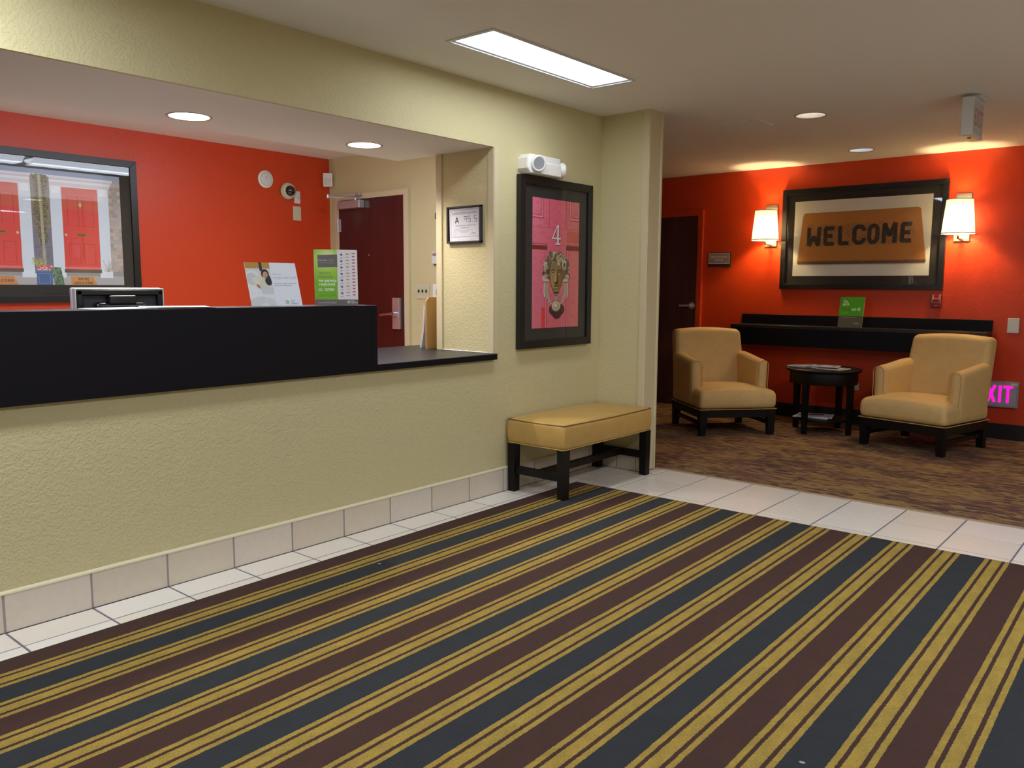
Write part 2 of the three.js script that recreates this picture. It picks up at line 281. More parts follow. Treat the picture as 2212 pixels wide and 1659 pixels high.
troffer(...TROFFERS[1], 'rectangular fluorescent panel in the lobby ceiling above the near end of the desk', 1.0);
troffer(...TROFFERS[2], 'rectangular fluorescent panel in the lobby ceiling above the photographer');
troffer(...TROFFERS[4], 'rectangular fluorescent panel in the lobby ceiling at the right of the glowing one in view');
troffer(...TROFFERS[3], 'rectangular fluorescent panel in the ceiling far to the right of the lounge', 0.85);
function can(x, y, z, label, lamp, power, color) {
  const t = thing('recessed_light', label, 'downlight', [x, y, z]);
  mesh('trim_ring', lathe([[0.1, 0.03], [0.098, 0.0], [0.094, -0.002], [0.106, -0.004], [0.108, -0.001], [0.106, 0.0]]), M.canTrim, t);
  mesh('reflector', lathe([[0.097, 0.001], [0.09, 0.03], [0.078, 0.07], [0.06, 0.105], [0.045, 0.12], [0.0, 0.122]]), M.canWhite, t);
  mesh('lamp', lathe([[0.0, 0.066], [0.03, 0.068], [0.042, 0.078], [0.044, 0.1], [0.04, 0.119]], 28), lamp, t);
  const s = new THREE.PointLight(color, power); s.position.set(0, 0.088, 0); s.castShadow = true; s.shadow.radius = 1.4; t.add(s); s.name = 'light';
}
can(CANS_DESK[0][0], SOFFIT, CANS_DESK[0][1], 'round recessed downlight in the soffit over the reception desk, nearer the picture of doors', M.canLamp, L_CAN, C_CAN);
can(CANS_DESK[1][0], SOFFIT, CANS_DESK[1][1], 'round recessed downlight in the soffit near the office door', M.canLamp, L_CAN, C_CAN);
can(CANS_LOUNGE[0][0], CEIL, CANS_LOUNGE[0][1], 'round recessed downlight in the lounge ceiling farther from the red wall', M.canLampDim, L_CAN_LOBBY, C_CAN);
can(CANS_LOUNGE[1][0], CEIL, CANS_LOUNGE[1][1], 'bluish round recessed downlight close to the red lounge wall', M.canLampCool, L_CAN_LOBBY, 0xe6eeff);
// fluorescent strips over the office, mirrored in the picture glass
for (const [z, label] of [[-3.52, 'fluorescent strip light over the office, end nearest the door'], [-2.26, 'fluorescent strip light over the office, end away from the door']]) {
  const t = thing('strip_light', label, 'ceiling light', [-1.24, CEIL, z], 0, 'office strip lights behind the soffit');
  mesh('channel', [rbox(0.24, 0.03, 1.22, 0.004, 0, -0.0155, 0), box(-0.12, 0.12, -0.062, -0.03, -0.61, -0.6), box(-0.12, 0.12, -0.062, -0.03, 0.6, 0.61)], M.whiteGrey, t);
  mesh('lens', triUV(new THREE.CylinderGeometry(0.115, 0.115, 1.195, 24, 1, false, -Math.PI / 2, Math.PI).scale(1, 1, 0.6).rotateX(Math.PI / 2).translate(0, -0.03, 0)), M.tubeGlow, t);
  const l = new THREE.RectAreaLight(C_OFFICE, L_OFFICE, 0.22, 1.18); l.position.set(0, -0.102, 0); l.rotation.x = -Math.PI / 2; t.add(l);
}
function sconce(x, label) {
  const t = thing('wall_sconce', label, 'wall lamp', [x, 1.88, FAR], 0);
  mesh('backplate', rbox(0.122, 0.405, 0.018, 0.003, 0, 0, 0.009), M.nickel, t);
  for (const s of [-1, 1]) mesh('screw', cyl(0.006, 0.006, 0.004, s * 0.046, 0.185, 0.02, 'z', 14), M.chrome, t);
  mesh('arm', [polyTube([[0, -0.182, 0.015], [0, -0.182, 0.152], [0, -0.06, 0.152]], 0.008), rbox(0.03, 0.02, 0.04, 0.003, 0, -0.182, 0.03)], M.nickel, t);
  mesh('lamp_shade', triUV(lathe([[0.128, -0.145], [0.102, 0.142]], 56)).translate(0, 0, 0.152), M.shade, t);
  mesh('bottom_rim', lathe([[0.1275, -0.146], [0.1305, -0.146], [0.1295, -0.137], [0.1265, -0.137]], 56).translate(0, 0, 0.152), M.paper, t);
  mesh('top_rim', lathe([[0.101, 0.1365], [0.104, 0.1365], [0.1035, 0.1435], [0.1005, 0.1435]], 56).translate(0, 0, 0.152), M.paper, t);
  const b = mesh('bulb', triUV(new THREE.SphereGeometry(0.032, 20, 14)).scale(1, 1.3, 1).translate(0, -0.045, 0.152), M.bulb, t);
  const p = new THREE.PointLight(C_SCONCE, L_SCONCE); p.position.set(0, -0.045, 0.152); p.castShadow = true; p.shadow.radius = 1.5; p.name = 'light'; t.add(p);
}
sconce(-0.068, 'lit wall sconce with white tapered shade beside the mechanical room sign');
sconce(1.628, 'lit wall sconce with white tapered shade on the right of the framed doormat print');

// ---------------------------------------------------------------- doors
const door1 = structureGroup('door_1');
mesh('leaf', rbox(0.876, 2.04, 0.03, 0.002, -2.451, 1.024, ENDW + 0.016), M.mahogany, door1);
mesh('door_frame', [rbox(0.058, 2.097, 0.034, 0.002, -1.983, 1.0485, ENDW + 0.017), rbox(0.058, 2.097, 0.034, 0.002, -2.919, 1.0485, ENDW + 0.017), rbox(0.878, 0.05, 0.034, 0.002, -2.451, 2.072, ENDW + 0.017)], M.wallSmooth, door1);
{ const z = ENDW + 0.031;
  const lock = mesh('lock_plate', rbox(0.09, 0.272, 0.03, 0.004, -2.094, 1.036, z + 0.015), M.alu, door1);
  mesh('lever', [cyl(0.017, 0.02, 0.05, -2.09, 1.035, z + 0.05, 'z'), tube([[-2.085, 1.035, z + 0.072], [-2.13, 1.033, z + 0.075], [-2.2, 1.026, z + 0.072], [-2.255, 1.018, z + 0.066]], 0.011)], M.chrome, lock);
  mesh('hinge', [cyl(0.008, 0.008, 0.114, -2.89, 1.823, z + 0.012), rbox(0.03, 0.114, 0.004, 0.001, -2.875, 1.823, z + 0.002)], M.alu, door1);
  mesh('peephole', cyl(0.008, 0.008, 0.004, -2.471, 1.548, z + 0.002, 'z'), M.chrome, door1);
  const cl = mesh('closer', rbox(0.31, 0.07, 0.06, 0.006, -2.68, 2.0, z + 0.03), M.alu, door1);
  mesh('closer_arm', [tube([[-2.6, 2.045, z + 0.04], [-2.63, 2.047, z + 0.14], [-2.69, 2.05, z + 0.27]], 0.008, 12), tube([[-2.69, 2.056, z + 0.275], [-2.66, 2.075, z + 0.14], [-2.6, 2.085, z + 0.03]], 0.006, 12), cyl(0.013, 0.013, 0.03, -2.69, 2.053, z + 0.272), cyl(0.012, 0.014, 0.03, -2.6, 2.04, z + 0.04), rbox(0.07, 0.025, 0.03, 0.003, -2.58, 2.085, z + 0.03)], M.alu, cl);
}
const door2 = structureGroup('door_2');
mesh('leaf', rbox(0.914, 2.01, 0.03, 0.002, -1.314, 1.01, FAR + 0.016), M.darkDoor, door2);
mesh('door_frame', [rbox(0.055, 2.081, 0.036, 0.002, -0.829, 1.0405, FAR + 0.018), rbox(0.055, 2.081, 0.036, 0.002, -1.799, 1.0405, FAR + 0.018), rbox(0.915, 0.062, 0.036, 0.002, -1.314, 2.05, FAR + 0.018)], M.redTrim, door2);
{ const z = FAR + 0.031, r = mesh('lock_rose', cyl(0.033, 0.036, 0.012, -0.905, 1.08, z + 0.006, 'z'), M.alu, door2);
  mesh('lever', [cyl(0.013, 0.013, 0.055, -0.905, 1.08, z + 0.034, 'z'), tube([[-0.905, 1.08, z + 0.058], [-0.95, 1.08, z + 0.06], [-1.02, 1.078, z + 0.056]], 0.011)], M.alu, r); }

// ---------------------------------------------------------------- reception counter
{
  const t = thing('reception_counter', 'long black reception counter with a raised front and a lower worktop end', 'counter', [0, 0.8355, -2.78]);
  mesh('front_panel', box(0.006, 0.03, 0, 0.3395, 0.034, 4.4), M.black, t);
  mesh('end_panel', rbox(0.284, 0.3395, 0.032, 0.002, -0.112, 0.16975, 0.0165), M.black, t);
  mesh('raised_top', box(-0.25, 0.006, 0.315, 0.3395, 0.034, 4.4), M.blackTop, t);
  mesh('back_panel', box(-0.25, -0.23, 0.033, 0.315, 0.034, 4.4), M.black, t);
  mesh('worktop', [box(-0.87, 0.006, 0, 0.0325, -0.935, 4.4), box(-0.87, -0.495, 0, 0.0325, -2.07, -0.935)], M.blackTop, t);
  mesh('worktop_edge', rbox(0.026, 0.034, 0.938, 0.002, 0.018, 0.0163, -0.4695), M.black, t);
  mesh('caulk_bead', tube([[-0.43, 0.036, -0.9365], [-0.25, 0.036, -0.936], [-0.004, 0.036, -0.9365]], 0.003, 6), M.paper, t);
}

// ---------------------------------------------------------------- furniture
{ // striped mat
  const W = 3.3, D = 5.6, g = new THREE.BoxGeometry(W, 0.007, D, 1, 1, 1).translate(W / 2, 0.0035, D / 2);
  const m = mesh(numbered('striped_mat'), triUV(g, [0.0, 0, 0]), M.mat, scene, [0.224, 0.0006, -4.285]); m.rotation.y = THREE.MathUtils.degToRad(0.75);
  m.userData = { label: 'large striped entrance mat in gold, dark brown and navy on the tiled lobby floor', category: 'mat' };
}
function bench() {
  const t = thing('bench', 'mustard upholstered bench with dark wooden legs below the red door picture', 'bench', [0.238, 0, -4.325]);
  const L = 0.93, W = 0.385;
  mesh('cushion', softBox(W + 0.055, 0.152, L + 0.06, 0.02, (v) => {
    const a = 1 - (v.x / 0.22) ** 2, b = 1 - (v.z / 0.495) ** 2; if (v.y > 0) v.y += 0.024 * Math.max(0, a) ** 0.7 * Math.max(0, b) ** 0.7 - 0.008 * (1 - Math.abs(v.z) / 0.5) * (Math.abs(v.x) > 0.2 ? 1 : 0);
    const mid = 1 - (v.y / 0.076) ** 2; if (Math.abs(v.x) > 0.21) v.x += Math.sign(v.x) * 0.007 * Math.max(0, mid); if (Math.abs(v.z) > 0.482) v.z += Math.sign(v.z) * 0.007 * Math.max(0, mid);
  }, 14).translate(0, 0.385, 0), M.benchFabric, t);
  const pts = (y, dip) => { const o = [], a = W / 2 + 0.024, b = L / 2 + 0.027; for (const [p, q] of [[[-a, b], [a, b]], [[a, b], [a, -b]], [[a, -b], [-a, -b]], [[-a, -b], [-a, b]]]) for (let i = 0; i < 14; i++) { const s = i / 14; o.push(new THREE.Vector3(lerp(p[0], q[0], s), y - dip * Math.sin(s * Math.PI), lerp(p[1], q[1], s))); } return o; };
  mesh('piping', new THREE.TubeGeometry(new THREE.CatmullRomCurve3(pts(0.4575, 0.006), true, 'catmullrom', 0.3), 160, 0.0042, 8, true), M.benchWelt, t);
  mesh('bottom_piping', new THREE.TubeGeometry(new THREE.CatmullRomCurve3(pts(0.311, 0), true, 'catmullrom', 0.3), 160, 0.0035, 8, true), M.welt, t);
  for (const sx of [-1, 1]) for (const sz of [1, -1]) { const on = sx > 0 && sz > 0 ? 0.0083 : 0.0003; mesh('leg', taperLeg(0.056, 0.05, 0.31 - on), M.blackWood, t, [sx * W / 2, on, sz * L / 2]); }
  for (const sz of [1, -1]) mesh('end_stretcher', rbox(W - 0.05, 0.05, 0.026, 0.003, 0, 0.138, sz * L / 2), M.blackWood, t);
  mesh('centre_stretcher', rbox(0.026, 0.045, L - 0.02, 0.003, 0, 0.138, 0), M.blackWood, t);
}
bench();
function armchair(label, pos, turn) {
  const t = thing('armchair', label, 'armchair', pos, turn, 'mustard lounge armchairs');
  const w = 0.7;
  mesh('seat', softBox(w, 0.15, 0.7, 0.042, (v) => { const a = Math.max(0, 1 - (v.x / 0.35) ** 2), b = Math.max(0, 1 - ((v.z - 0.02) / 0.36) ** 2); if (v.y > 0.02) v.y += 0.05 * a ** 0.6 * b ** 0.6; if (v.z > 0.3) v.z += 0.014 * Math.max(0, 1 - (v.y / 0.075) ** 2); if (v.z < 0) v.y -= 0.02 * (-v.z / 0.35) * (v.y > 0 ? 1 : 0); }, 12, 5).translate(0, 0.308, 0), M.fabric, t);
  for (const s of [-1, 1]) {
    const arm = mesh('arm', softBox(0.108, 0.4, 0.5, 0.05, (v) => { const up = (v.y + 0.2) / 0.4; v.z += up * -0.012; if (v.y > 0.1) v.y += 0.045 * sstep(0.25, -0.25, v.z); v.x += s * 0.012 * up; }, 8, 5).translate(s * 0.298, 0.442, -0.085), M.fabric, t);
    const wl = []; for (let i = 0; i <= 10; i++) { const a = Math.PI * (1 - i / 10); wl.push([s * (0.298 + 0.011) + 0.045 * Math.cos(a), 0.592 + 0.045 * Math.sin(a), 0.158]); }
    mesh('piping', tube([[s * 0.3 - 0.045, 0.3, 0.163], ...wl, [s * 0.3 + 0.045, 0.3, 0.163]], 0.0032, 60, 6), M.welt, arm);
  }
  mesh('backrest', softBox(0.66, 0.63, 0.15, 0.045, (v) => { const up = (v.y + 0.315) / 0.63; v.z -= 0.15 * up; v.x *= lerp(1.03, 0.97, up); if (v.y > 0.2) v.y += 0.022 * (1 - (v.x / 0.33) ** 2); if (v.z > -0.1) v.z += 0.014 * Math.max(0, 1 - (v.x / 0.33) ** 2) * Math.sin(Math.PI * Math.min(1, Math.max(0, up))); }, 12, 5).translate(0, 0.565, -0.28), M.fabric, t);
  mesh('base_piping', new THREE.TubeGeometry(new THREE.CatmullRomCurve3([[-0.35, 0.352], [0, 0.355], [0.35, 0.352], [0.351, 0], [0.35, -0.352], [0, -0.352], [-0.35, -0.352], [-0.351, 0]].map((p) => new THREE.Vector3(p[0], 0.234, p[1])), true, 'catmullrom', 0.02), 120, 0.004, 6, true), M.welt, t);
  mesh('base_frame', [rbox(0.69, 0.07, 0.03, 0.003, 0, 0.197, 0.328), rbox(0.69, 0.07, 0.03, 0.003, 0, 0.197, -0.328), rbox(0.03, 0.07, 0.64, 0.003, 0.33, 0.197, 0), rbox(0.03, 0.07, 0.64, 0.003, -0.33, 0.197, 0)], M.blackWood, t);
  for (const sx of [-1, 1]) for (const sz of [1, -1]) mesh('leg', taperLeg(0.072, 0.05, 0.228, sx * 0.004, sz * (sz < 0 ? 0.02 : 0.003)), M.blackWood, t, [sx * 0.308, 0.0042, sz * 0.312]);
  for (const sx of [-1, 1]) mesh('side_stretcher', rbox(0.024, 0.034, 0.59, 0.003, sx * 0.31, 0.105, 0), M.blackWood, t);
  return t;
}
const chair = armchair('mustard armchair in front of the dark mechanical room door, turned to the right', [0.013, 0, -6.815], THREE.MathUtils.degToRad(49.1));
copyOf(chair, 'mustard armchair on the right of the round side table, partly hiding the low exit sign', [1.6, 0, -7.16], THREE.MathUtils.degToRad(-13.7));
{ // round side table
  const t = thing('side_table', 'round black wooden side table with a lower shelf between the two armchairs', 'table', [0.735, 0.0042, -7.31], THREE.MathUtils.degToRad(-13));
  mesh('tabletop', lathe([[0, 0.542], [0.308, 0.542], [0.316, 0.55], [0.316, 0.56], [0.31, 0.567], [0, 0.567]], 64), M.blackWood, t);
  mesh('apron', lathe([[0.265, 0.435], [0.285, 0.435], [0.287, 0.541], [0.265, 0.541]], 64), M.blackWood, t);
  for (let i = 0; i < 4; i++) { const a = i * Math.PI / 2; mesh('leg', taperLeg(0.05, 0.036, 0.541, 0, 0), M.blackWood, t, [Math.sin(a) * 0.262, 0, Math.cos(a) * 0.262], [0, a, 0]); }
  mesh('shelf', lathe([[0, 0.108], [0.236, 0.108], [0.24, 0.113], [0.24, 0.122], [0.236, 0.126], [0, 0.126]], 56), M.blackWood, t);
}
{ // wall-hung desk
  const t = thing('wall_desk', 'long black wall-mounted shelf desk with backsplash under the doormat print', 'desk', [0.788, 0, FAR]);
  mesh('backsplash', rbox(2.246, 0.094, 0.022, 0.003, 0, 0.9635, 0.0112), M.black, t);
  mesh('desktop', rbox(2.246, 0.03, 0.285, 0.003, 0, 0.9, 0.1437), M.blackTop, t);
  mesh('apron', [rbox(2.24, 0.165, 0.022, 0.003, 0, 0.802, 0.272), rbox(0.02, 0.165, 0.25, 0.003, -1.11, 0.802, 0.135), rbox(0.02, 0.165, 0.25, 0.003, 1.11, 0.802, 0.135)], M.black, t);
}

// ---------------------------------------------------------------- framed prints
function framed(name, label, pos, turn, W, H, bar, depth, PW, PH, tex, px = 0, py = 0) {
  const t = thing(name, label, 'framed picture', pos, turn);
  const a = W / 2, b = H / 2, c = bar, bars = [[[-a, b], [a, b], [a - c, b - c], [-a + c, b - c]].reverse(), [[-a, -b], [a, -b], [a - c, -b + c], [-a + c, -b + c]], [[-a, -b], [-a + c, -b + c], [-a + c, b - c], [-a, b]], [[a, -b], [a, b], [a - c, b - c], [a - c, -b + c]]];
  for (const p of bars) mesh('frame_bar', prism(p, depth - 0.004, 0.002).translate(0, 0, 0.004), M.frame, t);
  mesh('mat_board', box(-a + c * 0.6, a - c * 0.6, -b + c * 0.6, b - c * 0.6, 0.003, depth - 0.016), M.matBoard, t);
  const g = new THREE.BoxGeometry(PW, PH, 0.002); mesh('print', g, printMat(tex), t, [px, py, depth - 0.0148]);
  mesh('glass', new THREE.PlaneGeometry(W - 2 * c + 0.004, H - 2 * c + 0.004), M.glass, t, [0, 0, depth - 0.009]);
  return t;
}
const speck = (x, w, h, n, cols, s0, s1) => { for (let i = 0; i < n; i++) { x.fillStyle = cols[Math.floor(rnd() * cols.length)]; x.fillRect(rnd() * w, rnd() * h, rr(s0, s1), rr(s0, s1)); } };
const poly = (x, pts, fill) => { x.beginPath(); pts.forEach((p, i) => (i ? x.lineTo(...p) : x.moveTo(...p))); x.closePath(); x.fillStyle = fill; x.fill(); };
// coir doormat
const welcomeTex = canvasTex(1600, 932, (x, w, h) => {
  x.fillStyle = '#e4e1da'; x.fillRect(0, 0, w, h);
  const P = [[0.083, 0.162], [0.905, 0.152], [0.922, 0.17], [0.974, 0.82], [0.968, 0.842], [0.045, 0.842], [0.034, 0.82], [0.07, 0.19]].map(([a, b]) => [a * w, b * h]);
  x.save(); x.shadowColor = 'rgba(60,50,45,0.5)'; x.shadowBlur = 14; x.shadowOffsetY = 8; poly(x, P, '#7a5333'); x.restore();
  x.save(); x.beginPath(); P.forEach((p, i) => (i ? x.lineTo(...p) : x.moveTo(...p))); x.closePath(); x.clip();
  x.fillStyle = '#b87a38'; x.fillRect(0, 0, w, h * 0.805);
  x.fillStyle = '#6e5040'; x.fillRect(0, h * 0.805, w, h * 0.06);
  for (let i = 0; i < 60000; i++) { x.strokeStyle = ['rgba(150,92,38,.5)', 'rgba(205,146,78,.45)', 'rgba(176,116,52,.5)', 'rgba(128,80,36,.35)'][i % 4]; const a = rnd() * w, b = rnd() * h * 0.81; x.beginPath(); x.moveTo(a, b); x.lineTo(a + rr(-5, 5), b + rr(-4, 4)); x.stroke(); }
  for (let i = 0; i < 9000; i++) { x.strokeStyle = ['rgba(90,60,44,.6)', 'rgba(130,92,64,.5)', 'rgba(70,48,40,.6)'][i % 3]; const a = rnd() * w, b = h * rr(0.79, 0.85); x.beginPath(); x.moveTo(a, b); x.lineTo(a + rr(-3, 3), b + rr(2, 9)); x.stroke(); }
  // letters: stencil strokes on a slightly leaning baseline
  x.strokeStyle = '#28232a'; x.lineWidth = 49; x.lineJoin = 'bevel'; x.lineCap = 'butt';
  const y0 = 0.335 * h, y1 = 0.585 * h, H2 = y1 - y0, dy = (u) => -0.012 * h * (u - 0.5) * 2 + 0.008 * h;
  const letter = (L, R, strokes) => { for (const s of strokes) { x.beginPath(); s.forEach(([a, b], i) => { const X = lerp(L, R, a) * w + (0.5 - b) * 14 * (0.5 - L) * -1.6, Y = y0 + b * H2 + dy(lerp(L, R, a)) + H2 * 0; i ? x.lineTo(X, Y) : x.moveTo(X, Y); }); x.stroke(); } };
  letter(0.112, 0.205, [[[0.12, 0], [0.08, 0.97], [0.5, 0.5], [0.86, 0.97], [0.98, 0]], [[0.1, 0.5], [0.1, 0.95]], [[0.9, 0.5], [0.88, 0.95]]]);
  letter(0.232, 0.315, [[[1, 0.09], [0.2, 0.09], [0.2, 0.91], [1, 0.91]], [[0.2, 0.5], [0.85, 0.5]]]);
  letter(0.342, 0.425, [[[0.2, 0], [0.2, 0.91], [1, 0.91]]]);
  letter(0.452, 0.538, [[[0.97, 0.33], [0.97, 0.22], [0.75, 0.09], [0.36, 0.09], [0.16, 0.25], [0.16, 0.75], [0.36, 0.91], [0.75, 0.91], [0.97, 0.78], [0.97, 0.67]]]);
  letter(0.562, 0.638, [[[0.16, 0.25], [0.36, 0.09], [0.7, 0.09], [0.92, 0.25], [0.92, 0.75], [0.7, 0.91], [0.36, 0.91], [0.16, 0.75], [0.16, 0.2]]]);
  letter(0.665, 0.765, [[[0.14, 1], [0.14, 0], [0.52, 0.62], [0.9, 0], [0.9, 1]]]);
  letter(0.79, 0.868, [[[1, 0.09], [0.2, 0.09], [0.2, 0.91], [1, 0.91]], [[0.2, 0.5], [0.9, 0.5]]]);
  for (let i = 0; i < 2500; i++) { x.strokeStyle = ['rgba(150,100,50,.3)', 'rgba(40,32,36,.3)'][i % 2]; const a = rr(0.1, 0.88) * w, b = rr(0.32, 0.6) * h; x.beginPath(); x.moveTo(a, b); x.lineTo(a + rr(-3, 3), b + rr(-3, 3)); x.stroke(); }
  x.restore();
});
framed('framed_picture', 'wide black framed print of a coir doormat reading WELCOME between two sconces', [0.778, 1.74, FAR], 0, 1.464, 0.953, 0.048, 0.034, 1.222, 0.71, welcomeTex, 0, 0.003);
// two red front doors
const doorsTex = canvasTex(1612, 1164, (x, w, h) => {
  x.fillStyle = '#b0a8a2'; x.fillRect(0, 0, w, h);
  for (let j = 0; j < 26; j++) for (let i = 0; i < 30; i++) { x.fillStyle = ['#aca098', '#bcaea2', '#a0968e', '#c4b6aa', '#b0acaa'][Math.floor(rnd() * 5)]; x.fillRect((i + (j % 2) / 2 - 0.5) * 62 + rr(0, 3), j * 40 + rr(0, 3), 57, 35); }
  x.fillStyle = '#98aac4'; x.fillRect(0, 0, w, h * 0.05);
  x.fillStyle = '#b4b4b2'; x.fillRect(0, h * 0.92, w, h * 0.08); x.fillStyle = '#9a9994'; x.fillRect(0, h * 0.875, w, h * 0.045);
  speck(x, w, h * 0.12, 0, ['#888'], 1, 2);
  const house = (cx, mirror) => {
    const X = (d) => cx + (mirror ? -d : d) * 1.55, V = (y) => 1.051 * y - 0.047, R = (a, b, y0, y1, f) => { x.fillStyle = f; x.fillRect(Math.min(X(a), X(b)), V(y0) * h, Math.abs(X(b) - X(a)), (V(y1) - V(y0)) * h); };
    R(-222, 222, 0.085, 0.105, '#e3e4ec'); R(-216, 216, 0.105, 0.118, '#cfd0da'); R(-208, 208, 0.118, 0.14, '#ecebf0'); R(-200, 200, 0.14, 0.165, '#d6d5dc'); R(-190, 190, 0.165, 0.18, '#e6e4ea');
    R(-190, -118, 0.17, 0.9, '#dbe6f0'); R(118, 190, 0.17, 0.9, '#dbe6f0'); R(-180, -128, 0.17, 0.23, '#eef2f6'); R(128, 180, 0.17, 0.23, '#eef2f6');
    R(-198, -112, 0.875, 0.935, '#e2ebf2'); R(112, 198, 0.875, 0.935, '#e2ebf2'); R(-122, 122, 0.165, 0.2, '#f0ded6');
    R(-116, 116, 0.175, 0.86, '#e0463c'); R(-116, 116, 0.175, 0.36, '#d65a40'); R(-116, 116, 0.842, 0.862, '#ec7072');
    x.lineWidth = 4; for (const [a, b, c, d] of [[-84, -14, 0.645, 0.82], [14, 84, 0.645, 0.82], [-84, -14, 0.25, 0.5], [14, 84, 0.25, 0.5]]) { x.strokeStyle = '#a22a28'; x.strokeRect(Math.min(X(a), X(b)), V(c) * h, Math.abs(X(b) - X(a)), (V(d) - V(c)) * h); x.strokeStyle = 'rgba(240,130,120,.55)'; x.beginPath(); x.moveTo(X(a), V(d) * h + 4); x.lineTo(X(b), V(d) * h + 4); x.stroke(); }
    R(-34, 34, 0.558, 0.58, '#8b7a30'); R(-26, 26, 0.564, 0.574, '#5d5222');
    x.fillStyle = '#d8c8a0'; x.beginPath(); x.ellipse(X(0), 0.285 * h, 14, 22, 0, 0, 7); x.fill(); x.fillRect(X(0) - 14, 0.255 * h, 28, 6);
    x.fillStyle = '#cfc2b8'; x.beginPath(); x.arc(X(-100), 0.555 * h, 14, 0, 7); x.fill();
    R(-122, 122, 0.862, 0.892, '#6b5546');
  };
  house(w * 0.5 - 384, true); house(w * 0.5 + 384, false);
  x.fillStyle = '#7d7a88'; x.fillRect(w / 2 - 90, 0.5 * h, 180, 0.4 * h); x.fillStyle = '#8f8478'; x.fillRect(w / 2 - 90, 0.06 * h, 180, 0.44 * h); for (let i = 0; i < 300; i++) { x.fillStyle = ['rgba(120,112,110,.6)', 'rgba(96,94,108,.5)', 'rgba(150,140,128,.5)'][i % 3]; x.fillRect(w / 2 + rr(-90, 60), rr(0.06, 0.88) * h, rr(12, 34), rr(5, 16)); }
  // climbing plant and trunk between the doors
  for (let i = 0; i < 5000; i++) { const b = (0.05 + 0.62 * rnd() * (0.6 + 0.4 * rnd())) * h, s = (66 + 16 * Math.sin(b * 0.02)) * (1 - 0.25 * sstep(0.1 * h, 0.6 * h, b)) * Math.sqrt(rnd()); x.fillStyle = ['#6f6a3a', '#5c5a34', '#857d4c', '#776043', '#4e4c33', '#9a9461'][i % 6]; x.beginPath(); x.ellipse(w / 2 + rr(-s, s), b, rr(3, 10), rr(2, 6), rnd() * 3, 0, 7); x.fill(); }
  poly(x, [[w / 2 - 18, 0.03 * h], [w / 2 + 10, 0.03 * h], [w / 2 + 24, 0.86 * h], [w / 2 - 4, 0.86 * h]], '#b3aa93');
  for (let i = 0; i < 500; i++) { x.fillStyle = ['#8e866e', '#c8c0aa', '#a0966f'][i % 3]; x.fillRect(w / 2 + rr(-14, 14), rr(0.03, 0.85) * h, rr(2, 9), rr(2, 5)); }
  for (let i = 0; i < 60; i++) { x.strokeStyle = ['#a9ab62', '#7d8a4a', '#c2bb7a'][i % 3]; x.lineWidth = 4; x.beginPath(); x.moveTo(w / 2 - 40, 0.87 * h); x.quadraticCurveTo(w / 2 - 50 + rr(-60, 60), 0.8 * h, w / 2 - 40 + rr(-80, 60), rr(0.76, 0.85) * h); x.stroke(); }
  for (let i = 0; i < 120; i++) { x.fillStyle = ['#d9585f', '#e88a88', '#c8444e', '#f0c8be'][i % 4]; x.beginPath(); x.arc(w / 2 + rr(-70, 70), rr(0.835, 0.875) * h, rr(5, 10), 0, 7); x.fill(); }
  x.fillStyle = '#4a6a9c'; x.fillRect(w / 2 - 78, 0.88 * h, 150, 0.12 * h); x.strokeStyle = '#7e9ac4'; x.lineWidth = 5; x.strokeRect(w / 2 - 58, 0.9 * h, 110, 0.085 * h); x.fillStyle = '#6d8bb8'; x.fillRect(w / 2 - 84, 0.873 * h, 162, 12);
  for (let i = 0; i < 900; i++) { x.fillStyle = ['#4e6b50', '#6f8a6c', '#3d5642', '#88a084'][i % 4]; const b = rr(0.85, 1); x.beginPath(); x.ellipse(w / 2 + 110 + rr(-44, 44) + (b - 0.85) * 200, b * h, rr(4, 11), rr(3, 7), rnd() * 3, 0, 7); x.fill(); }
  for (let i = 0; i < 70; i++) { x.strokeStyle = ['#b8b09a', '#8f8f74', '#d0c8b4'][i % 3]; x.lineWidth = 3; const s = i % 2 ? 1 : -1; x.beginPath(); x.moveTo(w / 2 + s * 640, 0.88 * h); x.lineTo(w / 2 + s * 640 + rr(-50, 60), rr(0.76, 0.88) * h); x.stroke(); }
  const matt = (cx, lines) => { poly(x, [[cx - 130, 0.925 * h], [cx + 95, 0.925 * h], [cx + 135, h], [cx - 130, h]], '#cd8c4c'); x.fillStyle = '#4e3a34'; x.font = 'bold 40px sans-serif'; x.textAlign = 'center'; lines.forEach((s, i) => x.fillText(s, cx - 4, h * (lines.length === 1 ? 0.976 : 0.959 + i * 0.036))); };
  matt(w * 0.5 - 384, ['WELCOME']); matt(w * 0.5 + 384, ['MORE', 'WELCOME']);
  speck(x, w, h, 6000, ['rgba(255,255,255,.10)', 'rgba(0,0,0,.10)'], 2, 5);
});
framed('framed_picture', 'black framed print of two red front doors on the red office wall', [OFFX, 1.6735, -2.341], Math.PI / 2, 1.372, 1.061, 0.05, 0.034, 1.116, 0.806, doorsTex, 0, 0);
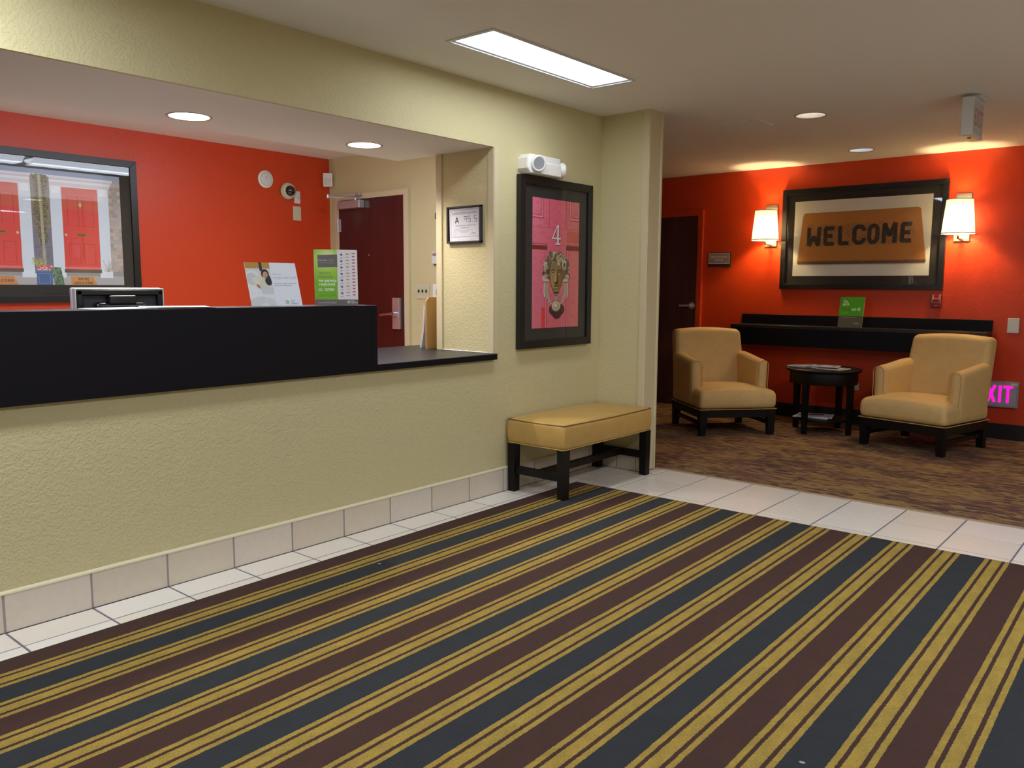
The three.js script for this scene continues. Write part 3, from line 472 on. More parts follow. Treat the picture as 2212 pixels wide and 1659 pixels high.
// door knocker
const knockerTex = canvasTex(768, 1264, (x, w, h) => {
  const g = x.createLinearGradient(0, 0, w, 0); g.addColorStop(0, '#e4788e'); g.addColorStop(0.5, '#dc6076'); g.addColorStop(1, '#e07a74'); x.fillStyle = g; x.fillRect(0, 0, w, h);
  for (let i = 0; i < 2600; i++) { x.fillStyle = ['rgba(226,110,130,.10)', 'rgba(150,30,46,.08)', 'rgba(214,70,60,.08)'][i % 3]; x.fillRect(rnd() * w, rnd() * h, rr(4, 60), rr(2, 20)); }
  const panel = (a, b, c, d) => { x.lineWidth = 10; x.strokeStyle = '#a83a4e'; x.strokeRect(a, b, c - a, d - b); x.lineWidth = 6; x.strokeStyle = '#f0a4b0'; x.strokeRect(a + 12, b + 12, c - a - 24, d - b - 24); x.lineWidth = 5; x.strokeStyle = '#a52c3c'; x.strokeRect(a + 30, b + 30, c - a - 60, d - b - 60); };
  panel(-80, -80, 170, 190); panel(600, -80, w + 80, 190); panel(-80, 440, 230, h + 80); panel(560, 440, w + 80, h + 80);
  x.strokeStyle = '#8e2334'; x.lineWidth = 7; for (const X of [266, 540]) { x.beginPath(); x.moveTo(X, 0); x.lineTo(X, 270); x.stroke(); }
  x.strokeStyle = 'rgba(120,20,40,.4)'; x.lineWidth = 4; x.beginPath(); x.moveTo(0, 276); x.lineTo(w, 276); x.stroke();
  x.fillStyle = '#7f2020'; x.fillRect(0, 452, 236, 44); x.fillRect(548, 446, 220, 44);
  x.fillStyle = '#d05a4a'; x.fillRect(560, 300, 208, 110);
  x.fillStyle = '#e23a34'; x.fillRect(150, 1060, 60, 204);
  x.fillStyle = '#6a1c2a'; x.font = '270px serif'; x.textAlign = 'center'; x.fillText('4', 394, 446); x.fillStyle = '#e9dde2'; x.fillText('4', 384, 438);
  // cast bronze head with leafy hair, tassels and ring
  const E = (cx, cy, a, b, f, r = 0) => { x.fillStyle = f; x.beginPath(); x.ellipse(cx, cy, a, b, r, 0, 7); x.fill(); };
  E(400, 1085, 130, 70, '#4a0f18'); E(400, 1120, 80, 60, '#3a0c14');
  for (let i = 0; i < 90; i++) { const a = Math.PI * (0.95 + 1.1 * (i / 90)), r = rr(110, 205); E(385 + Math.cos(a) * r, 690 + Math.sin(a) * r * 0.82, rr(22, 42), rr(14, 26), ['#6f5c45', '#b3a48a', '#8d7c62', '#53432f', '#d0c3ab', '#7b6647'][i % 6], a); }
  for (const s of [-1, 1]) for (let i = 0; i < 26; i++) E(385 + s * rr(120, 205), rr(620, 790), rr(16, 34), rr(20, 40), ['#6a5840', '#a99a80', '#c9bda6', '#51412e'][i % 4], s * 0.4);
  for (const s of [-1, 1]) for (let i = 0; i < 7; i++) { x.strokeStyle = ['#c9bca4', '#8b7a60', '#e0d5c2', '#6d5d48'][i % 4]; x.lineWidth = 15; x.beginPath(); x.moveTo(385 + s * (130 + i * 9), 800); x.quadraticCurveTo(385 + s * (175 + i * 6), 920, 385 + s * (75 + i * 17), 1030 - i * 12); x.stroke(); }
  for (const s of [-1, 1]) { x.fillStyle = '#cfc3ad'; x.fillRect(385 + s * 158 - 40, 780, 80, 22); x.fillStyle = '#7e6c52'; x.fillRect(385 + s * 158 - 40, 806, 80, 10); }
  E(385, 745, 112, 165, '#75552c'); E(350, 735, 62, 140, '#a98650'); E(420, 770, 52, 120, '#8d6633'); E(385, 660, 84, 46, '#8f7446');
  for (let i = 0; i < 26; i++) E(385 + rr(-95, 95), 620 + rr(-42, 12), rr(16, 30), rr(10, 18), ['#55452f', '#a3906c', '#7c6746', '#c4b490'][i % 4], rnd() * 3);
  for (const s of [-1, 1]) { x.strokeStyle = '#3a2714'; x.lineWidth = 11; x.beginPath(); x.moveTo(385 + s * 20, 700); x.quadraticCurveTo(385 + s * 50, 678, 385 + s * 84, 698); x.stroke(); E(385 + s * 48, 722, 27, 14, '#3d2a17'); E(385 + s * 48, 726, 18, 9, '#c3a878'); }
  poly(x, [[372, 700], [398, 700], [416, 806], [386, 824], [356, 806]], '#c2a169'); poly(x, [[392, 700], [402, 700], [418, 806], [390, 822]], '#4a3217'); E(386, 818, 30, 12, '#3a2512');
  E(386, 850, 40, 9, '#4b2d16'); E(386, 862, 32, 8, '#b78d55'); E(386, 898, 40, 16, '#a27b45'); E(386, 915, 60, 12, '#4c3418');
  x.strokeStyle = '#bcae94'; x.lineWidth = 17; x.beginPath(); x.moveTo(290, 860); x.quadraticCurveTo(386, 1030, 482, 860); x.stroke(); x.strokeStyle = '#6b5a41'; x.lineWidth = 9; x.beginPath(); x.moveTo(310, 880); x.quadraticCurveTo(386, 1010, 462, 880); x.stroke();
  E(386, 980, 30, 26, '#a7977a'); E(386, 1046, 78, 58, '#8c7a5e'); E(386, 1046, 66, 47, '#d6cab4'); E(386, 1048, 50, 35, '#a89672'); E(378, 1040, 34, 22, '#d9cca8');
  speck(x, w, h, 5000, ['rgba(255,255,255,.07)', 'rgba(0,0,0,.09)'], 1, 4);
});
framed('framed_picture', 'tall black framed print of a pink door numbered 4 with a bronze face knocker', [0, 1.4195, -4.31], Math.PI / 2, 0.772, 1.072, 0.05, 0.034, 0.5, 0.823, knockerTex, 0.0, 0.0);
// sanitation rating
const ratingTex = canvasTex(768, 600, (x, w, h) => {
  x.fillStyle = '#dfe0e6'; x.fillRect(0, 0, w, h); x.strokeStyle = '#7b7d8e'; x.lineWidth = 5; x.strokeRect(34, 26, w - 60, h - 110); x.lineWidth = 2; x.strokeRect(44, 36, w - 80, h - 130);
  x.fillStyle = '#6a6b7c'; x.font = 'bold 58px serif'; x.textAlign = 'center'; x.fillText('SANITATION RATING', w / 2, 106);
  x.fillStyle = '#2b2b33'; x.font = 'bold 150px sans-serif'; x.fillText('A', 190, 262);
  x.strokeStyle = '#3a3a42'; x.lineWidth = 9; x.lineJoin = 'miter'; const D = (...p) => { x.beginPath(); p.forEach((q, i) => (i ? x.lineTo(...q) : x.moveTo(...q))); x.stroke(); };
  D([438, 250], [438, 150], [380, 150], [380, 196], [438, 196]); D([536, 150], [476, 150], [476, 196], [536, 196], [536, 250], [474, 250]); D([580, 244], [592, 244]); D([690, 146], [632, 146], [632, 196], [690, 196], [690, 250], [628, 250]);
  x.fillStyle = '#3c3c46'; x.font = 'italic 38px serif'; x.fillText('Extended Stay America Svcs', w / 2 + 20, 322); x.fillText('Stanmary 8', w / 2, 366);
  x.fillStyle = '#8e8f9c'; x.fillRect(110, 372, 170, 4); x.fillRect(150, 396, 440, 5); x.fillRect(250, 416, 240, 5); x.fillRect(280, 436, 170, 5); x.fillRect(500, 470, 200, 4);
  x.strokeStyle = '#b0a7b3'; x.lineWidth = 4; x.beginPath(); x.arc(130, 450, 46, 0, 7); x.stroke(); x.beginPath(); x.arc(130, 450, 28, 0, 7); x.stroke();
  x.fillStyle = '#33333c'; x.font = 'italic 36px serif'; x.fillText('J. Reed', 596, 462); x.fillRect(204, h - 22, 8, 22); x.fillRect(560, h - 40, 8, 26); x.fillRect(596, h - 52, 6, 16);
});
{ const t = thing('framed_certificate', 'small dark framed sanitation rating certificate on the opening side wall', 'certificate', [-0.234, 1.65, -3.7195]);
  for (const [w, h, X, Y] of [[0.288, 0.012, 0, 0.106], [0.288, 0.012, 0, -0.106], [0.012, 0.224, -0.138, 0], [0.012, 0.224, 0.138, 0]]) mesh('frame_bar', rbox(w, h, 0.022, 0.002, X, Y, 0.0115), M.darkGrey, t);
  mesh('backing', box(-0.134, 0.134, -0.102, 0.102, 0.001, 0.008), M.darkGrey, t);
  mesh('certificate', new THREE.BoxGeometry(0.255, 0.2, 0.0015), printMat(ratingTex), t, [0.004, -0.002, 0.0125], [0.02, 0, 0.01]);
}

// ---------------------------------------------------------------- signs and cards
const star = (x, cx, cy, r, col) => { x.strokeStyle = col; x.lineWidth = r * 0.3; x.lineJoin = 'round'; x.beginPath(); for (let i = 0; i < 10; i++) { const a = -Math.PI / 2 + i * Math.PI / 5, q = i % 2 ? r * 0.5 : r; x.lineTo(cx + q * Math.cos(a), cy + q * Math.sin(a)); } x.closePath(); x.stroke(); };
const stayTex = canvasTex(880, 680, (x, w, h) => {
  x.fillStyle = '#e2e5ee'; x.fillRect(0, 0, w, h);
  x.save(); x.beginPath(); x.rect(0, 0, w * 0.475, h); x.clip();
  x.fillStyle = '#d3d4d6'; x.fillRect(0, 0, w, h); x.fillStyle = '#b58a3c'; x.fillRect(0, 0, w, h * 0.14); x.fillStyle = '#2b1b1d'; x.fillRect(w * 0.27, 0, w * 0.055, h * 0.2);
  const E = (a, b, c, d, f, r = 0) => { x.fillStyle = f; x.beginPath(); x.ellipse(a * w, b * h, c * w, d * h, r, 0, 7); x.fill(); };
  E(0.1, 0.4, 0.16, 0.22, '#dfe0e0', 0.4); E(0.09, 0.38, 0.1, 0.14, '#c6c8c8', 0.4); E(0.2, 0.78, 0.3, 0.25, '#e0e2e4'); E(0.12, 0.9, 0.2, 0.1, '#ced1d4', -0.3); E(0.38, 0.9, 0.14, 0.08, '#d2d5d8', 0.3);
  E(0.25, 0.46, 0.12, 0.16, '#d8d4c2', -0.5); E(0.34, 0.5, 0.1, 0.14, '#d2cdbb', 0.5); E(0.16, 0.42, 0.07, 0.06, '#dcd8c8', 0.7);
  E(0.36, 0.26, 0.075, 0.11, '#1c1416', 0.3); E(0.41, 0.36, 0.045, 0.16, '#211718', -0.3); E(0.36, 0.29, 0.048, 0.085, '#c59a7c', 0.35); E(0.375, 0.33, 0.02, 0.012, '#8c4a40', 0.3); E(0.345, 0.27, 0.01, 0.006, '#241512'); E(0.378, 0.275, 0.01, 0.006, '#241512'); E(0.4, 0.44, 0.055, 0.09, '#15100f', -0.4); E(0.2, 0.55, 0.05, 0.03, '#a8745a', 0.8);
  poly(x, [[0.22 * w, 0.57 * h], [0.475 * w, 0.57 * h], [0.475 * w, 0.72 * h], [0.25 * w, 0.73 * h]], '#c9ced4'); x.restore();
  x.fillStyle = '#84868c'; x.textAlign = 'left'; x.font = '24px sans-serif'; x.fillText('Welcome to our', w * 0.5, h * 0.28); x.fillStyle = '#a3a6ae'; x.font = '56px sans-serif'; x.fillText('simple fast hotel', w * 0.5, h * 0.37);
  x.fillStyle = '#4c4d55'; x.font = 'bold 21px sans-serif'; x.fillText('Thank you for staying at our hotel. We', w * 0.5, h * 0.49); x.fillText('hope you have a pleasant stay', w * 0.5, h * 0.535);
  star(x, w * 0.7, h * 0.91, 30, '#4f9b3f'); x.fillStyle = '#767a82'; x.font = '18px sans-serif'; x.fillText('EXTENDED', w * 0.77, h * 0.875); x.font = 'bold 30px sans-serif'; x.fillText('STAY', w * 0.77, h * 0.92); x.fillText('AMERICA', w * 0.77, h * 0.965);
});
const rewardTex = canvasTex(680, 880, (x, w, h) => {
  x.fillStyle = '#ece4e6'; x.fillRect(0, 0, w, h); const g = x.createRadialGradient(w * 0.3, h * 0.13, 30, w * 0.3, h * 0.2, h * 0.42); g.addColorStop(0, '#e3efb4'); g.addColorStop(0.6, '#9fce3a'); g.addColorStop(1, '#77bb1c'); x.fillStyle = g; x.fillRect(0, 0, w * 0.53, h * 0.9);
  x.fillStyle = '#6f6765'; x.fillRect(0, h * 0.9, w, h * 0.1);
  poly(x, [[w * 0.08, h * 0.1], [w * 0.535, h * 0.085], [w * 0.535, h * 0.315], [w * 0.085, h * 0.325]], '#6a6463');
  x.textAlign = 'left'; x.font = '33px sans-serif'; x.fillStyle = '#d9dadb'; x.fillText('extended', w * 0.1, h * 0.205); x.fillStyle = '#b5c832'; x.fillText('perks', w * 0.33, h * 0.205); x.fillStyle = '#c9cbcc'; x.font = '17px sans-serif'; x.fillText('instant rewards for your stay', w * 0.12, h * 0.245);
  x.fillStyle = '#5e6d52'; x.font = '62px sans-serif'; x.fillText('instant', w * 0.1, h * 0.445); x.fillText('rewards', w * 0.1, h * 0.515); x.fillStyle = '#f1f5e4'; x.font = 'bold 62px sans-serif'; x.fillText('no points', w * 0.095, h * 0.585); x.fillText('required', w * 0.095, h * 0.65);
  x.font = 'bold 26px sans-serif'; x.fillText('save', w * 0.09, h * 0.72); x.fillText('up to', w * 0.09, h * 0.745); x.font = 'bold 54px sans-serif'; x.fillText('$2500', w * 0.23, h * 0.742);
  x.fillStyle = '#5c9016'; for (let i = 0; i < 4; i++) x.fillRect(w * 0.09, h * (0.78 + i * 0.022), w * (0.4 - (i === 3 ? 0.06 : 0)), 5);
  const marks = ['#4c6488', '#b04a48', '#8a8a94', '#6f6f78', '#b0605c', '#b8903c']; for (let c = 0; c < 3; c++) for (let r = 0; r < 14; r++) { const X = w * (0.63 + c * 0.14), Y = h * (0.09 + r * 0.058 - c * 0.012), k = (c * 5 + r * 3) % 6; x.fillStyle = marks[k]; if (k === 0) { x.save(); x.translate(X, Y); x.rotate(Math.PI / 4); x.fillRect(-16, -16, 32, 32); x.restore(); } else if (k === 1) { x.beginPath(); x.arc(X, Y + 6, 22, Math.PI, 0); x.fill(); } else if (k === 2) { x.fillRect(X - 30, Y - 4, 60, 7); } else if (k === 3) { x.save(); x.translate(X, Y); x.rotate(-0.4); x.fillRect(-22, -4, 44, 8); x.restore(); } else x.fillRect(X - 26, Y - 9, 52, 16); }
  x.fillStyle = '#d8d4d2'; x.font = '20px sans-serif'; x.fillText('extendedperks', w * 0.07, h * 0.965); x.font = 'italic 34px serif'; x.fillText("That's got!", w * 0.25, h * 0.965); star(x, w * 0.78, h * 0.945, 24, '#e8e6e2'); x.fillStyle = '#e8e6e2'; x.font = 'bold 24px sans-serif'; x.fillText('STAY', w * 0.83, h * 0.94); x.fillText('AMERICA', w * 0.83, h * 0.97);
});
const wifiTex = canvasTex(640, 830, (x, w, h) => {
  x.fillStyle = '#4fae12'; x.fillRect(0, 0, w, h * 0.62); x.fillStyle = '#5f5a4a'; x.fillRect(0, h * 0.62, w, h * 0.38);
  x.strokeStyle = '#f2f5ee'; x.lineWidth = 22; for (let i = 1; i <= 3; i++) { x.beginPath(); x.arc(w * 0.14, h * 0.28, 44 * i + 8, -Math.PI / 2, 0); x.stroke(); } x.fillStyle = '#f2f5ee'; x.beginPath(); x.arc(w * 0.15, h * 0.27, 20, 0, 7); x.fill();
  x.font = '118px sans-serif'; x.fillStyle = '#3b6a1e'; x.fillText('free', w * 0.1, h * 0.45); x.font = 'bold 112px sans-serif'; x.fillStyle = '#f4f7ee'; x.fillText('wi-fi', w * 0.5, h * 0.45); x.fillStyle = '#85cf58'; x.fillRect(w * 0.13, h * 0.52, w * 0.26, 12);
  x.fillStyle = '#c9c6b8'; x.font = '27px sans-serif'; x.fillText('extendedstayamerica.com/wifi', w * 0.12, h * 0.68); star(x, w * 0.66, h * 0.86, 14, '#c9c6b8'); x.font = 'bold 26px sans-serif'; x.fillText('STAY', w * 0.71, h * 0.85); x.fillText('AMERICA', w * 0.71, h * 0.885);
});
function card(name, label, tex, w, h, pos, turn, lean) { // easel-backed card
  const t = thing(name, label, 'sign', pos, turn), s = Math.sin(lean), c = Math.cos(lean);
  const g = new THREE.BoxGeometry(w, h, 0.003).translate(0, h / 2, 0).rotateX(-lean); mesh('card', g, [M.paper, M.paper, M.paper, M.paper, printMat(tex, 0.35), M.paper], t, [0, 0.0012, 0]);
  const top = h * 0.75, ang = Math.atan2(0.07 + top * s, top * c), len = Math.hypot(top * c, 0.07);
  mesh('easel_back', triUV(new THREE.BoxGeometry(w * 0.35, len, 0.002).translate(0, len / 2, 0).rotateX(Math.atan2(0.07, top * c)).translate(0, 0.001, -0.07 - top * s - 0.002)), M.paper, t);
  return t;
}
card('counter_card', 'white tilted card with a photo of a woman in bed on the reception counter', stayTex, 0.268, 0.214, [-0.08, 1.175, -2.263], Math.PI / 2 - 0.06, 0.3);
card('counter_card', 'green and white rewards card standing at the end of the reception counter', rewardTex, 0.216, 0.28, [-0.1, 1.175, -2.625], Math.PI / 2 - 0.56, 0.08);
card('desk_card', 'small bright green free wi-fi card on the black wall desk', wifiTex, 0.218, 0.283, [0.802, 0.915, -7.72], -0.02, 0.2);
const mechTex = canvasTex(512, 260, (x, w, h) => { x.fillStyle = '#a08a8d'; x.fillRect(0, 0, w, h); x.strokeStyle = '#f2ecec'; x.lineWidth = 10; x.strokeRect(6, 6, w - 12, h - 12); x.fillStyle = '#fbf6f6'; x.font = '66px sans-serif'; x.textAlign = 'center'; x.fillText('MECHANICAL', w / 2, 114, w - 60); x.fillText('ROOM', w / 2, 194); });
{ const t = thing('room_sign', 'small dark plaque reading MECHANICAL ROOM beside the dark door', 'sign', [-0.616, 1.562, FAR]);
  mesh('plate', rbox(0.258, 0.146, 0.01, 0.003, 0, 0, 0.0055), M.darkGrey, t);
  mesh('name_panel', new THREE.BoxGeometry(0.234, 0.108, 0.004), printMat(mechTex, 0.5), t, [0, 0.011, 0.0122]); }

// ---------------------------------------------------------------- lights and devices on walls and ceilings
{ // emergency light
  const t = thing('emergency_light', 'white twin-head emergency light above the framed red door picture', 'emergency light', [0, 2.02, -4.1], Math.PI / 2);
  mesh('housing', triUV(prism([[-0.165, -0.03], [-0.135, -0.058], [0.165, -0.058], [0.165, 0.058], [-0.13, 0.058], [-0.165, 0.03]], 0.072, 0.008)), M.white, t);
  mesh('cover_slope', triUV(new THREE.ExtrudeGeometry(new THREE.Shape([[-0.05, -0.058], [0.163, -0.058], [0.163, 0.015], [0.0, 0.015]].map((p) => new THREE.Vector2(...p))), { depth: 0.012, bevelEnabled: true, bevelThickness: 0.008, bevelSize: 0.006, bevelOffset: -0.006, bevelSegments: 2 }).translate(0, 0, 0.07)), M.white, t);
  const head = (x, y, z, ry, rx) => { const g = lathe([[0, -0.046], [0.03, -0.036], [0.045, -0.012], [0.05, 0.008], [0.05, 0.022], [0.042, 0.026], [0.036, 0.02], [0.0, 0.012]], 36).rotateX(Math.PI / 2); const m = mesh('lamp_head', g, M.white, t, [x, y, z], [rx, ry, 0]); mesh('lens', lathe([[0, 0.019], [0.03, 0.021], [0.037, 0.022]], 28).rotateX(Math.PI / 2), M.lens, m); };
  head(-0.085, 0.004, 0.092, -0.4, 0.22); head(0.2, -0.006, 0.045, 1.15, 0.2);
}
const plate = (name, label, cat, pos, turn, w, h, mat, extra) => { const t = thing(name, label, cat, pos, turn); mesh('plate', rbox(w, h, 0.007, 0.003, 0, 0, 0.004), mat, t); extra(t); return t; };
const screws = (t, ys, mat = M.alu) => { for (const y of ys) mesh('screw', cyl(0.003, 0.003, 0.002, 0, y, 0.008, 'z', 10), mat, t); };
plate('blank_plate', 'pale blank wall plate at the right edge above the low exit sign', 'wall plate', [2.061, 0.969, FAR], 0, 0.085, 0.124, M.whiteGrey, (t) => screws(t, [-0.045, 0.045], M.whiteGrey));
plate('blank_plate', 'cream blank wall plate below the dome camera on the red office wall', 'wall plate', [OFFX, 1.92, -4.491], Math.PI / 2, 0.084, 0.125, M.cream, (t) => screws(t, [-0.03, 0.03]));
plate('jack_plate', 'white wall plate with a small jack beside the dome camera', 'wall plate', [OFFX, 2.063, -4.497], Math.PI / 2, 0.064, 0.108, M.whiteGrey, (t) => mesh('jack', [cyl(0.007, 0.007, 0.012, 0.008, -0.006, 0.012, 'z', 14)], M.alu, t));
plate('switch_plate', 'cream plate with three light switches beside the mahogany office door', 'light switch', [-1.806, 1.228, ENDW], 0, 0.158, 0.124, M.cream, (t) => { for (const x of [-0.046, 0, 0.046]) mesh('toggle', rbox(0.01, 0.024, 0.014, 0.002, x, 0.004, 0.013), M.darkGrey, t); });
plate('wall_outlet', 'cream power outlet low on the red wall behind the round side table', 'outlet', [0.79, 0.355, FAR], 0, 0.114, 0.072, M.cream, (t) => { for (const x of [-0.022, 0.022]) mesh('socket', cyl(0.015, 0.015, 0.003, x, 0, 0.0085, 'z', 16), M.whiteGrey, t); });
{ const t = thing('thermostat', 'small grey thermostat half hidden behind the pier edge', 'thermostat', [-1.6, 1.508, ENDW]);
  mesh('case', rbox(0.15, 0.1, 0.03, 0.005, 0, 0, 0.0155), M.whiteGrey, t); mesh('display', rbox(0.12, 0.025, 0.003, 0.001, 0, 0.028, 0.0315), M.alu, t); mesh('base', rbox(0.13, 0.012, 0.02, 0.003, 0.01, -0.055, 0.0105), M.darkGrey, t); }
{ const t = thing('wall_box', 'tiny dark box high on the office end wall beside the pier edge', 'wall device', [-1.6, 1.85, ENDW]); mesh('case', rbox(0.086, 0.052, 0.02, 0.004, 0, 0, 0.0105), M.darkGrey, t); mesh('button', cyl(0.006, 0.006, 0.003, 0.01, 0, 0.0215, 'z', 14), M.alu, t); }
{ const t = thing('card_reader', 'white device with a dark slot above the leaning brown folder', 'wall device', [-1.615, 1.235, ENDW]); mesh('case', rbox(0.1, 0.115, 0.03, 0.005, 0, 0, 0.0155), M.white, t); mesh('slot', rbox(0.05, 0.05, 0.004, 0.001, 0.02, -0.012, 0.032), M.darkGrey, t); }
{ const t = thing('smoke_detector', 'round white smoke detector left of the dome camera on the red wall', 'smoke detector', [OFFX, 2.19, -4.171], Math.PI / 2);
  mesh('base', lathe([[0, 0.001], [0.074, 0.001], [0.075, 0.012], [0.07, 0.018], [0.0, 0.018]], 48).rotateX(Math.PI / 2), M.white, t);
  mesh('cover', lathe([[0.058, 0.018], [0.057, 0.03], [0.048, 0.04], [0.02, 0.043], [0, 0.0435]], 48).rotateX(Math.PI / 2), M.whiteGrey, t);
  mesh('test_button', cyl(0.009, 0.009, 0.004, -0.012, 0.01, 0.0445, 'z', 18), M.alu, t); }
{ const t = thing('dome_camera', 'cream security camera with a glossy black dome on the red wall', 'camera', [OFFX, 2.108, -4.392], Math.PI / 2);
  mesh('base', lathe([[0, 0.001], [0.073, 0.001], [0.074, 0.02], [0.066, 0.044], [0.05, 0.05], [0, 0.05]], 48).rotateX(Math.PI / 2), M.cream, t);
  mesh('dome', triUV(new THREE.SphereGeometry(0.047, 32, 16, 0, Math.PI * 2, 0, Math.PI / 2)).rotateX(Math.PI / 2).translate(0, 0, 0.049), M.smoke, t); }
{ const t = thing('motion_sensor', 'small white motion sensor in the corner above the mahogany door', 'sensor', [-3.0, 2.24, ENDW + 0.06], Math.PI / 4);
  mesh('case', rbox(0.086, 0.122, 0.04, 0.008, 0, 0, 0.01), M.white, t); mesh('lens', triUV(new THREE.CylinderGeometry(0.03, 0.03, 0.06, 20, 1, false, -Math.PI / 2, Math.PI)).scale(1, 1, 0.4).translate(0, -0.015, 0.029), M.whiteGrey, t); }
{ // pull station
  const t = thing('fire_alarm_station', 'red fire alarm pull station below the doormat print', 'fire alarm', [1.466, 1.166, FAR]);
  const red = std({ color: '#8e1a18', roughness: 0.35 });
  mesh('case', rbox(0.084, 0.118, 0.03, 0.005, 0, 0, 0.0155), red, t);
  mesh('lettering', [rbox(0.004, 0.07, 0.003, 0.001, -0.034, 0.018, 0.032), rbox(0.004, 0.07, 0.003, 0.001, 0.034, 0.018, 0.032), rbox(0.004, 0.07, 0.003, 0.001, -0.023, 0.018, 0.032), rbox(0.004, 0.07, 0.003, 0.001, 0.023, 0.018, 0.032), rbox(0.046, 0.004, 0.003, 0.001, 0, 0.02, 0.032), rbox(0.046, 0.004, 0.003, 0.001, 0, -0.014, 0.032), rbox(0.028, 0.006, 0.003, 0.001, 0, -0.04, 0.032)], std({ color: '#d9b9b4', roughness: 0.5 }), t);
  mesh('handle', rbox(0.05, 0.022, 0.014, 0.003, 0, 0.003, 0.037), red, t); }
// exit signs
const exitGlow = canvasTex(512, 300, (x, w, h) => { x.fillStyle = '#6c6470'; x.fillRect(0, 0, w, h); x.fillStyle = '#ff3a6a'; x.font = 'bold 240px sans-serif'; x.textAlign = 'center'; x.fillText('EXIT', w / 2, 236, w - 70); });
const exitRed = canvasTex(512, 300, (x, w, h) => { x.fillStyle = '#cfcac4'; x.fillRect(0, 0, w, h); x.fillStyle = '#bb7a72'; x.font = 'bold 220px sans-serif'; x.textAlign = 'center'; x.fillText('EXIT', w / 2, 228, w - 60); });
{ const t = thing('exit_sign', 'low grey exit sign with glowing magenta letters behind the right armchair', 'exit sign', [1.975, 0.3875, FAR]);
  mesh('case', rbox(0.33, 0.22, 0.03, 0.004, 0, 0, 0.0155), std({ color: '#a09aa8', roughness: 0.5 }), t);
  mesh('face', new THREE.BoxGeometry(0.3, 0.19, 0.002), std({ color: '#b0a9b8', roughness: 0.6 }), t, [0, 0, 0.0318]);
  const glow = std({ color: '#ff1fa0', emissive: '#ff0aa8', emissiveIntensity: 1.1, roughness: 0.5 }), L = (name, pts) => mesh(name, pts, glow, t);
  const bar = (x, y, w, h, r = 0) => triUV(new THREE.BoxGeometry(w, h, 0.003).rotateZ(r).translate(x, y, 0.0335));
  L('letter', [bar(-0.118, 0.004, 0.018, 0.142), bar(-0.1, 0.066, 0.05, 0.018), bar(-0.103, 0.004, 0.044, 0.018), bar(-0.1, -0.058, 0.05, 0.018)]);
  L('letter', [bar(-0.035, 0.004, 0.02, 0.152, 0.36), bar(-0.035, 0.004, 0.02, 0.152, -0.36)]);
  L('letter', [bar(0.03, 0.004, 0.02, 0.142)]);
  L('letter', [bar(0.088, 0.004, 0.02, 0.142), bar(0.088, 0.066, 0.072, 0.018)]);
  mesh('battery_cover', rbox(0.05, 0.02, 0.004, 0.001, 0.13, 0.088, 0.0325), M.whiteGrey, t);
}
{ const t = thing('exit_sign', 'white ceiling-hung exit sign seen edge-on above the lounge', 'exit sign', [2.095, CEIL, -5.775]);
  mesh('canopy', rbox(0.11, 0.022, 0.17, 0.006, 0, -0.0115, -0.02), M.whiteGrey, t);
  mesh('case', rbox(0.066, 0.225, 0.29, 0.005, 0, -0.135, 0), M.whiteGrey, t);
  for (const s of [1, -1]) mesh('face', new THREE.PlaneGeometry(0.255, 0.19), printMat(exitRed), t, [s * 0.0338, -0.135, 0], [0, s * Math.PI / 2, 0]);
  mesh('downlight_lens', rbox(0.045, 0.004, 0.2, 0.001, 0, -0.2485, 0.02), std({ color: '#d8cf8e', roughness: 0.4 }), t);
  mesh('test_switch', rbox(0.02, 0.005, 0.016, 0.001, 0, -0.2525, 0.05), M.darkGrey, t); }
{ const t = thing('ceiling_hatch', 'flush square access hatch in the lounge ceiling near a downlight', 'access panel', [0.66, CEIL, -5.7]);
  mesh('panel', rbox(0.27, 0.004, 0.28, 0.001, 0, -0.0022, 0), M.ceiling, t); mesh('edge_bead', [rbox(0.006, 0.007, 0.3, 0.002, 0.138, -0.0037, 0)], M.ceiling, t); mesh('latch', cyl(0.01, 0.01, 0.004, 0.08, -0.006, 0.19 - 0.08, 'y', 14), M.alu, t); }

// ---------------------------------------------------------------- loose things
{ const t = thing('computer_monitor', 'back of a black computer monitor with silver rim behind the counter', 'monitor', [-0.5, 0.868, -1.71], Math.PI / 2);
  mesh('bezel', rbox(0.406, 0.318, 0.02, 0.006, 0, 0.2325, -0.022), M.silver, t);
  mesh('screen', rbox(0.376, 0.29, 0.004, 0.001, 0, 0.2325, -0.033), M.smoke, t);
  mesh('rim', [rbox(0.4, 0.006, 0.03, 0.002, 0, 0.386, 0.004), rbox(0.006, 0.306, 0.03, 0.002, -0.197, 0.232, 0.004), rbox(0.006, 0.306, 0.03, 0.002, 0.197, 0.232, 0.004)], M.silver, t);
  mesh('back_shell', [rbox(0.388, 0.026, 0.036, 0.005, 0, 0.37, 0.004), rbox(0.026, 0.3, 0.036, 0.005, -0.181, 0.232, 0.004), rbox(0.026, 0.3, 0.036, 0.005, 0.181, 0.232, 0.004)], M.shell, t);
  mesh('back_panel', [rbox(0.35, 0.29, 0.02, 0.004, 0, 0.228, -0.004)], M.darkGrey, t);
  mesh('port_cover', softBox(0.24, 0.2, 0.05, 0.02).translate(0, 0.228, 0.012), M.shell, t);
  mesh('handle', rbox(0.126, 0.044, 0.042, 0.008, 0, 0.336, 0.018), M.shell, t);
  mesh('stand', [rbox(0.06, 0.2, 0.03, 0.004, 0, 0.11, 0.045), rbox(0.22, 0.014, 0.18, 0.005, 0, 0.0075, 0.03)], M.darkGrey, t);
}
